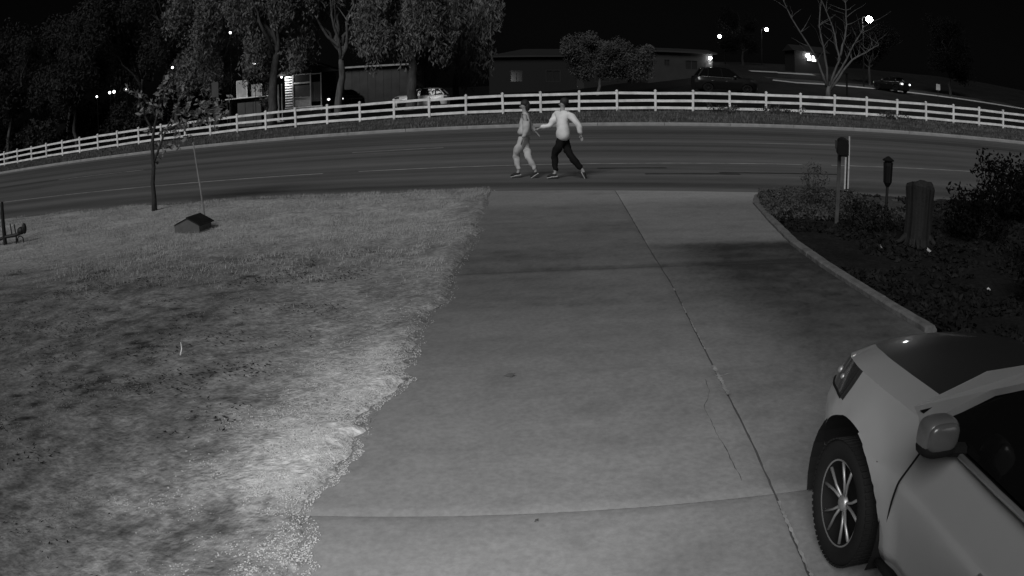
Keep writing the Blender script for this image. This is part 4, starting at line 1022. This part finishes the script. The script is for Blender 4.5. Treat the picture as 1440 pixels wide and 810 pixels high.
near_car = car('silver crossover parked in the driveway corner, only its front left side in view', 'parked_car', (2.09, 2.65, plane(2.1, 2.7)+.02), HEAD, 'car_paint', 'car_black')
near_car.scale = (.82, .82, .82)
def put(x, y): return (x, y, float(gz(x, y))+.12)
# pale hatchback behind the fence, seen from its side
r_ = car('pale hatchback parked behind the fence by the weeping tree', 'parked_car', (-8.15, 61.7, .10), R(180-8), 'suv_paint', 'suv_paint', False, 'hatch')
car('black car parked left of the stout gum, two bright reflector glints', 'parked_car', (-13.4, 67.5, .30), R(75), 'dark_paint', 'dark_paint', False, 'hatch', lights=True)
big = car('large black off-road car facing right in front of the low dark house', 'parked_car', (19.6, 64, put(18, 64)[2]), R(2), 'dark_paint', 'dark_paint', False, 'suv'); big.scale = (1.3, 1.08, 1.08)
car('black saloon far right beyond the fence end with two bright glints', 'parked_car', (37.8, 72.5, put(37.8, 72.5)[2]), R(110), 'dark_paint', 'dark_paint', False, 'sedan', lights=True)

# ================================================================== PEOPLE
def skin_mesh(name, pts, edges, m, parent, sub=2):
    me = bpy.data.meshes.new(name); me.from_pydata([p[:3] for p in pts], edges, []); o = bpy.data.objects.new(name, me); col.objects.link(o)
    md = o.modifiers.new('skin', 'SKIN'); md.use_smooth_shade = True; md.branch_smoothing = .6
    for i, p in enumerate(pts):
        sv = me.skin_vertices[0].data[i]; r_ = p[3]; sv.radius = r_ if hasattr(r_, '__len__') else (r_, r_); sv.use_root = (i == 0)
    s2 = o.modifiers.new('sub', 'SUBSURF'); s2.levels = s2.render_levels = sub
    dg = bpy.context.evaluated_depsgraph_get(); ev = o.evaluated_get(dg); nm = bpy.data.meshes.new_from_object(ev)
    o.modifiers.clear(); o.data = nm; nm.materials.clear(); nm.materials.append(M[m]); nm.shade_smooth(); o.parent = parent
    return o
def folds(o, amp):
    n = len(o.data.vertices); co = np.zeros(n*3, np.float32); o.data.vertices.foreach_get('co', co); co = co.reshape(-1, 3); no = np.array([v.normal[:] for v in o.data.vertices])
    a = fbm(co[:, 0]*9+co[:, 2]*5, co[:, 2]*14+co[:, 1]*11, 81, 2)-.5
    co = co+no*(a*2*amp)[:, None]; o.data.vertices.foreach_set('co', co.astype(np.float32).ravel()); o.data.update()
def hand(pts, edges, wrist_i, wrist, dirv, side_v, n_, curl=.3):
    d_ = Vector(dirv).normalized(); s_ = Vector(side_v).normalized(); nn = d_.cross(s_).normalized(); w = Vector(wrist)
    palm = w+d_*.05; pi_ = len(pts); pts.append((*palm, (.028, .016))); edges.append((wrist_i, pi_))
    for k, (off, L) in enumerate(((-.028, .062), (-.010, .075), (.009, .072), (.027, .056))):
        a = palm+d_*.032+s_*off; b = a+d_*L*.55+nn*L*curl*.3; c = b+d_*L*.38+nn*L*curl*.6
        i0 = len(pts); pts += [(*a, .0095), (*b, .0085), (*c, .0065)]; edges += [(pi_, i0), (i0, i0+1), (i0+1, i0+2)]
    a = w+d_*.03-s_*.032; b = a+d_*.03-s_*.018+nn*.01; c = b+d_*.026+nn*.012
    i0 = len(pts); pts += [(*a, .011), (*b, .010), (*c, .008)]; edges += [(pi_, i0), (i0, i0+1), (i0+1, i0+2)]
def person(label, x, y, J, top_m, leg_m, hairlen, sleeve=True, hem=.0):
    """J: joint dictionary in local metres; the figure walks towards -x"""
    root = thing('person', label, 'person', (x, y, plane(x, y)+.004))
    V = lambda k: Vector(J[k])
    hip, ch, nk, hd = V('hip'), V('chest'), V('neck'), V('head'); fwd = V('face').normalized()
    pts = []; E = []
    def add(p, r_, par=None):
        pts.append((*p, r_)); i = len(pts)-1
        if par is not None: E.append((par, i))
        return i
    ip = add(hip, (.11, .09)); ia = add(hip.lerp(ch, .45), (.115, .09), ip); ic = add(ch, (.145, .10), ia); inn = add(nk, .055, ic); 
    ih = add(nk.lerp(hd, .5)+fwd*.01, (.060, .062), inn); ih2 = add(hd+Vector((0, 0, .0)), (.078, .092), ih); ih3 = add(hd+Vector((0, 0, .075)), (.062, .075), ih2)
    nose = add(hd+fwd*.105+Vector((0, 0, -.015)), .012, ih2)
    sd = Vector((0, 0, 1)).cross(fwd).normalized()
    for s_ in (1, -1): add(hd+sd*.082*s_+Vector((0, 0, -.01)), .014, ih2)
    for a in ('l', 'r'):
        sh = add(V(a+'sh'), .052, ic); el = add(V(a+'el'), .036, sh); wr_ = add(V(a+'wr'), .024, el)
        dv = V(a+'wr')-V(a+'el'); sv = dv.cross(Vector((0, 0, 1))); sv = sv if sv.length > .02 else Vector((0, 1, 0))
        hand(pts, E, wr_, V(a+'wr'), dv, sv, 0)
        hj = add(hip.lerp(V(a+'kn'), .12)+Vector((0, (.08 if a == 'l' else -.08)*-1, 0)), .06, ip); mid = add(hip.lerp(V(a+'kn'), .5)+Vector((0, (.075 if a == 'l' else -.075)*-1, 0)), .06, hj); kn = add(V(a+'kn'), .055, mid); cf = add(V(a+'kn').lerp(V(a+'an'), .4), .052, kn); an = add(V(a+'an'), .035, cf)
        hl = add(V(a+'an')+(V(a+'to')-V(a+'an'))*.55, .03, an); add(V(a+'to'), .026, hl)
    body = skin_mesh('body', pts, E, 'skin', root)
    # face: eyes and mouth
    f = MB()
    for s_ in (1, -1): MB().ball(tuple(hd+fwd*.082+sd*.032*s_+Vector((0, 0, .012))), .011, 8, 6).build('eye', 'hair', body)
    MB().tube([tuple(hd+fwd*.088+sd*.025*s_+Vector((0, 0, -.052))) for s_ in (-1, 0, 1)], .006, 6).build('mouth', 'hair', body)
    # hair: a cap over the back and crown of the head
    hm = MB(); hm.ball(tuple(hd-fwd*.018+Vector((0, 0, .045))), (.094, .094, .088), 20, 14)
    if hairlen: hm.ball(tuple(hd-fwd*.065+Vector((0, 0, -.02))), (.062, .085, .11), 14, 10)
    hm.build('hair', 'hair', root, smooth=True)
    # top with sleeves
    tp = []; te = []
    def ta(p, r_, par=None):
        tp.append((*p, r_)); i = len(tp)-1
        if par is not None: te.append((par, i))
        return i
    w_ = 1.12+hem*1.0; b0 = ta(hip+Vector((0, 0, .04-hem)), (.205*w_, .16)); b1 = ta(hip.lerp(ch, .35), (.190*w_, .150), b0); b2 = ta(hip.lerp(ch, .7), (.20*w_, .17), b1); b3 = ta(ch+Vector((0, 0, .03)), (.215, .17), b2); b4 = ta(nk-Vector((0, 0, .015)), .072, b3)
    for a in ('l', 'r'):
        s0 = ta(V(a+'sh'), .095, b3); s1 = ta(V(a+'sh').lerp(V(a+'el'), .5), .080, s0); s2 = ta(V(a+'el'), .070, s1); s3 = ta(V(a+'el').lerp(V(a+'wr'), .5), .058, s2); s4 = ta(V(a+'wr'), .045, s3)
    t_ = skin_mesh('top', tp, te, top_m, root); folds(t_, .026); zc = hip.z-hem-.02
    for v in t_.data.vertices:
        if v.co.z < zc and math.hypot(v.co.x-hip.x, v.co.y-hip.y) < .33: v.co.z = zc+.012*math.sin(v.co.x*40)
    # trousers
    tp.clear(); te.clear()
    b0 = ta(hip+Vector((0, 0, .06)), (.145, .115)); b1 = ta(hip-Vector((0, 0, .06)), (.165, .135), b0)
    for a, s_ in (('l', -1), ('r', 1)):
        k0 = ta(hip.lerp(V(a+'kn'), .32)+Vector((0, s_*.085, 0)), .108, b1); k1 = ta(hip.lerp(V(a+'kn'), .65)+Vector((0, s_*.08, 0)), .095, k0); k2 = ta(V(a+'kn'), .080, k1); k3 = ta(V(a+'kn').lerp(V(a+'an'), .5), .072, k2); k4 = ta(V(a+'an')+(V(a+'kn')-V(a+'an'))*.12, .054, k3)
    folds(skin_mesh('trousers', tp, te, leg_m, root), .024)
    for a in ('l', 'r'):
        an, to = V(a+'an'), V(a+'to'); dv = (to-an); fl = Vector((dv.x, dv.y, dv.z)).normalized(); heel = an-fl*.035+Vector((0, 0, -.035))
        s_ = skin_mesh('shoe', [(*heel, (.042, .045)), (*an.lerp(to, .45), (.044, .040)), (*to, (.036, .026))], [(0, 1), (1, 2)], 'shoe', root)
        nrm = Vector((fl.z, 0, -fl.x)); nrm = nrm if nrm.z < 0 else -nrm
        MB().tube([tuple(heel+nrm*.034), tuple(an.lerp(to, .45)+nrm*.034), tuple(to+nrm*.02)], [.034, .040, .030], 10, flat=.3).build('sole', 'sole', s_)
    return root
# y local: negative is nearer the camera
person('person in a pale loose shirt and dark trousers striding left, reaching an arm ahead', 1.08, 16.3, dict(
    hip=(0.02, 0, .90), chest=(-.01, 0, 1.28), neck=(0.0, 0, 1.44), head=(.03, 0, 1.575), face=(-.93, .25, -.05),
    lsh=(-.10, .16, 1.37), lel=(-.22, .12, 1.13), lwr=(-.44, .16, 1.06), rsh=(.10, -.17, 1.37), rel=(.32, -.20, 1.17), rwr=(.37, -.16, .95),
    lkn=(-.16, .07, .50), lan=(-.15, .07, .10), lto=(-.33, .07, .03), rkn=(.14, -.08, .50), ran=(.42, -.08, .17), rto=(.47, -.08, .02)), 'shirt', 'trousers', 0, hem=.18)
person('person in plain grey top and trousers walking left ahead of the other', .32, 16.7, dict(
    hip=(-.02, 0, .88), chest=(0, 0, 1.26), neck=(0, 0, 1.42), head=(-.01, 0, 1.55), face=(-.95, .1, -.1),
    lsh=(.02, .17, 1.34), lel=(.10, .2, 1.10), lwr=(.22, .16, .98), rsh=(-.01, -.18, 1.34), rel=(.03, -.24, 1.08), rwr=(-.05, -.2, .86),
    lkn=(-.20, .08, .50), lan=(-.14, .08, .11), lto=(-.32, .08, .03), rkn=(.05, -.08, .48), ran=(.22, -.08, .14), rto=(.10, -.08, .02)), 'hoodie', 'trousers_pale', 1, hem=.02)

# ================================================================== SMALL THINGS
def gp(x, y, lift=0): return (x, y, plane(x, y)+lift)
def mailbox():
    x, y = 4.70, 10.38; root = thing('mailbox', 'black arched mailbox on a thin wooden post in the right bed', 'mailbox', (x, y, plane(x, y)+.03), R(-22))
    MB().box((-.02, .0, .49), (.055, .055, 1.02), bev=.006).build('post', 'wood_post', root)
    MB().box((.03, .02, 1.01), (.13, .40, .025), bev=.004).build('shelf', 'wood_post', root)
    prof = [(-.085, 1.023), (.085, 1.023), (.085, 1.17)]+[(.085*math.cos(a), 1.17+.075*math.sin(a)) for a in np.linspace(.15, math.pi-.15, 12)]+[(-.085, 1.17)]
    m_ = MB().prism([(a+.03, b) for a, b in prof], -.22, .26); bx = m_.build('box', 'black', root)
    MB().prism([(a*1.05+.03, (b-1.1)*1.04+1.1) for a, b in prof], .26, .275).build('door', 'black', root); MB().box((.03, .285, 1.2), (.03, .02, .03)).build('latch', 'dark', root)
    f = MB(); f.box((.122, .05, 1.14), (.006, .02, .14)); f.box((.122, .075, 1.20), (.006, .07, .04)); f.build('flag', 'dark', root)
    MB().box((-.075, -.1, 1.16), (.03, .09, .12), bev=.004).build('newspaper_slot', 'dark', root)
mailbox()
def marker():
    x, y = 6.19, 13.35; root = thing('marker_post', 'slim white striped marker post standing behind the mailbox', 'post', (x, y, plane(x, y)+.02))
    MB().box((-.035, 0, .50), (.028, .02, 1.02), bev=.003).build('strip', 'post_paint', root); MB().box((.035, 0, .53), (.026, .02, 1.12), bev=.003).build('strip', 'post_paint', root)
    MB().box((0, .012, .46), (.046, .01, .94)).build('web', 'dark', root); MB().box((0, .012, 1.0), (.10, .014, .04)).build('clip', 'dark', root)
marker()
def garden_post():
    x, y = 5.28, 9.9; root = thing('lantern_post', 'short dark post with a boxy unlit head and flat cap in the right bed', 'garden light', (x, y, plane(x, y)+.03))
    MB().tube([(0, 0, 0), (0, 0, .66)], .022, 8).build('post', 'dark', root)
    m_ = MB(); m_.lathe([(.03, .62), (.065, .68), (.075, .92), (.06, .98)], n=8); m_.build('head', 'black', root)
    MB().lathe([(.085, .985), (.09, 1.0), (.02, 1.05), (.001, 1.055)], n=12).build('cap', 'black', root)
    for i in range(4):
        a = i*math.pi/2; MB().tube([(.07*math.cos(a), .07*math.sin(a), .68), (.078*math.cos(a), .078*math.sin(a), .97)], .006, 4).build('rib', 'dark', root)
garden_post()
def stump():
    x, y = 5.32, 8.95; root = thing('wooden_stump', 'tall weathered wooden stump at the right side of the planting bed', 'stump', (x, y, plane(x, y)+.02))
    n = 22; vv = []; prof = [(0, .235), (.1, .205), (.35, .195), (.6, .20), (.76, .215), (.80, .20)]
    for h, r_ in prof:
        for k in range(n):
            a = 2*math.pi*k/n; rr_ = r_*(1+.06*math.sin(3*a+1)+.05*math.sin(7*a)+.03*random.random()); vv.append((rr_*math.cos(a), rr_*math.sin(a)*.9, h+(.03*math.sin(2*a)+.02*random.random() if h > .7 else 0)))
    ff = [(i*n+k, i*n+(k+1) % n, (i+1)*n+(k+1) % n, (i+1)*n+k) for i in range(len(prof)-1) for k in range(n)]+[tuple((len(prof)-1)*n+k for k in range(n))]
    MB().add(vv, ff).build('log', 'wood', root, smooth=False)
    for k in range(5):
        a = k*1.26+.5; MB().tube([(.17*math.cos(a), .15*math.sin(a), .12), (.27*math.cos(a), .24*math.sin(a), .04), (.38*math.cos(a), .34*math.sin(a), 0)], [.05, .035, .015], 6).build('root', 'wood', root, smooth=True)
stump()
def bed_plant(x, y, h, s, label, m, n=30, size=.05, per=16, name='bed_shrub'):
    root = thing(name, label, 'shrub', (x, y, plane(x, y)+.03)); mb = MB(); C = []
    for i in range(n):
        a = random.random()*6.28; r_ = s*random.random()**.6; zz = h*(.25+.75*random.random())
        C.append((r_*math.cos(a), r_*math.sin(a), zz))
        if i % 2 == 0: mb.tube([(0, 0, 0), (r_*.4*math.cos(a), r_*.4*math.sin(a), zz*.5), C[-1]], [.008, .006, .003], 4)
    mb.build('stems', 'bark_near', root); V, F = leaf_cloud(C, per, np.full((n, 3), s*.35+.03), size, 1.3); np_obj('foliage', V, F, m, root)
bed_plant(4.75, 11.6, .75, .22, 'wispy pale shrub standing just left of the mailbox post', 'cover', 30, .035, 22)
bed_plant(4.95, 9.9, .35, .35, 'low dark shrub at the foot of the lantern post', 'litter', 36, .05, 22)
bed_plant(6.6, 9.2, .7, .55, 'dark rounded shrub beyond the wooden stump', 'leaf_black', 50, .06, 40)
bed_plant(6.9, 7.0, .7, .7, 'large dark shrub at the right edge of the bed', 'leaf_black', 60, .06, 50)
bed_plant(5.6, 5.9, .5, .5, 'low dark shrub behind the bonnet of the silver car', 'leaf_black', 46, .055, 40)
bed_plant(8.6, 10.6, .9, .8, 'tall dark shrub farthest right by the roadside', 'leaf_black', 70, .07, 50)
def scrap(x, y, s, rz, label):
    root = tag(MB().add([(-.5*s, -.2*s, 0), (.3*s, -.28*s, .12*s), (.6*s, .1*s, .05*s), (.1*s, .3*s, .2*s), (-.45*s, .2*s, .06*s), (0, 0, -.02)], [(0, 1, 3, 4), (1, 2, 3), (0, 5, 1), (5, 2, 1), (5, 3, 2), (5, 4, 3), (5, 0, 4)]).build('fallen_leaf', 'post_paint', None, (x, y, float(bed_z(np.array(x), np.array(y)))+.04)), label, 'leaf'); root.rotation_euler = (R(30), 0, rz)
scrap(5.25, 8.5, .12, .9, 'pale curled leaf lying at the foot of the wooden stump'); scrap(4.95, 6.56, .07, .5, 'pale leaf lying alone on the dark bed at far right'); scrap(4.6, 8.7, .08, 1.2, 'small pale leaf between the mailbox and the stump')
def drive_leaf(x, y, label, m='litter'):
    o = MB().add([(-.04, 0, 0), (0, .025, .012), (.045, .01, .02), (.02, -.02, .0), (0, 0, .022)], [(0, 4, 1), (1, 4, 2), (2, 4, 3), (3, 4, 0)]).build('dry_leaf', m, None, gp(x, y, .026)); tag(o, label, 'leaf'); o.rotation_euler = (0, 0, x*7)
drive_leaf(-.03, 5.15, 'small curled dark leaf on the middle of the driveway', 'joint'); drive_leaf(.1, 3.2, 'tiny pale fleck on the near driveway', 'cover'); bpy.data.objects['dry_leaf.001'].scale = (.35, .35, .35)
tw = MB().tube([(0, 0, 0), (.01, .03, .05), (.0, .05, .1)], [.006, .005, .003], 5).build('twig', 'post_paint', None, (-2.78, 5.74, float(yard_z(np.array(-2.78), np.array(5.74))))); tag(tw, 'short pale twig sticking up from the left yard', 'twig')
def utility_box():
    x, y = -5.33, 12.15; z = plane(x, y)+.03; root = thing('utility_box', 'small grey box with peaked lid, painted bright on its lit slope, sitting in the dry grass', 'box', (x, y, z), R(-12))
    prof = [(-.27, -.03), (.27, -.03), (.27, .13), (.02, .24), (-.27, .13)]
    MB().prism(prof, -.19, .19).build('body', 'box', root)
    MB().add([(-.30, -.22, .125), (.02, -.22, .25), (.02, .23, .25), (-.30, .23, .125), (-.30, -.22, .14), (.02, -.22, .268), (.02, .23, .268), (-.30, .23, .14)], [(4, 5, 6, 7), (0, 3, 2, 1), (0, 1, 5, 4), (1, 2, 6, 5), (2, 3, 7, 6), (3, 0, 4, 7)]).build('lid', 'lit_box_lid', root)  # left slope brighter: light from the left is in its colour
    MB().add([(.02, -.22, .25), (.31, -.22, .12), (.31, .23, .12), (.02, .23, .25), (.02, -.22, .268), (.31, -.22, .136), (.31, .23, .136), (.02, .23, .268)], [(4, 5, 6, 7), (0, 3, 2, 1), (0, 1, 5, 4), (1, 2, 6, 5), (2, 3, 7, 6), (3, 0, 4, 7)]).build('lid', 'dark', root)  # right slope darker: its shade is painted by the dark material
    x, y = -5.22, 12.5; z = plane(x, y)+.02; r2 = thing('leaning_rod', 'long thin pale rod leaning up behind the small grey box', 'rod', (x, y, z))
    MB().tube([(0, 0, 0), (-.06, .0, .7), (-.15, .0, 1.45)], [.018, .016, .013], 7).build('rod', 'rod', r2); MB().ball((-.15, 0, 1.46), .02, 8, 6).build('tip', 'rod', r2)
utility_box()
def yard_machine():
    x, y = -9.95, 12.6; z = plane(x, y)+.02; root = thing('yard_pump', 'dark metal yard pump with post, bar and wheel at the left edge', 'pump', (x, y, z))
    MB().tube([(-.24, 0, 0), (-.24, 0, .45), (-.22, 0, .88)], [.05, .045, .035], 8).build('post', 'dark', root)
    MB().tube([(-.6, 0, .08), (-.2, 0, .16), (.1, 0, .18), (.28, 0, .22)], [.035, .035, .04, .035], 8).build('bar', 'dark', root)
    m_ = MB(); m_.ball((.28, 0, .26), (.10, .09, .08), 12, 8); m_.ball((.38, 0, .30), (.06, .06, .11), 10, 8); m_.build('motor', 'dark', root)
    for xx, h in ((.0, .42), (.12, .40)): MB().tube([(xx, 0, .15), (xx-.03, 0, h)], .014, 6).build('handle', 'dark', root)
    MB().tube([(.22+.09*math.cos(a), .02, .06+.09*math.sin(a)) for a in np.linspace(0, 6.28, 18)], .012, 6).build('wheel', 'dark', root)
    MB().tube([(.12, 0, .15), (.10, 0, -.04)], .018, 6).build('leg', 'dark', root)
yard_machine()
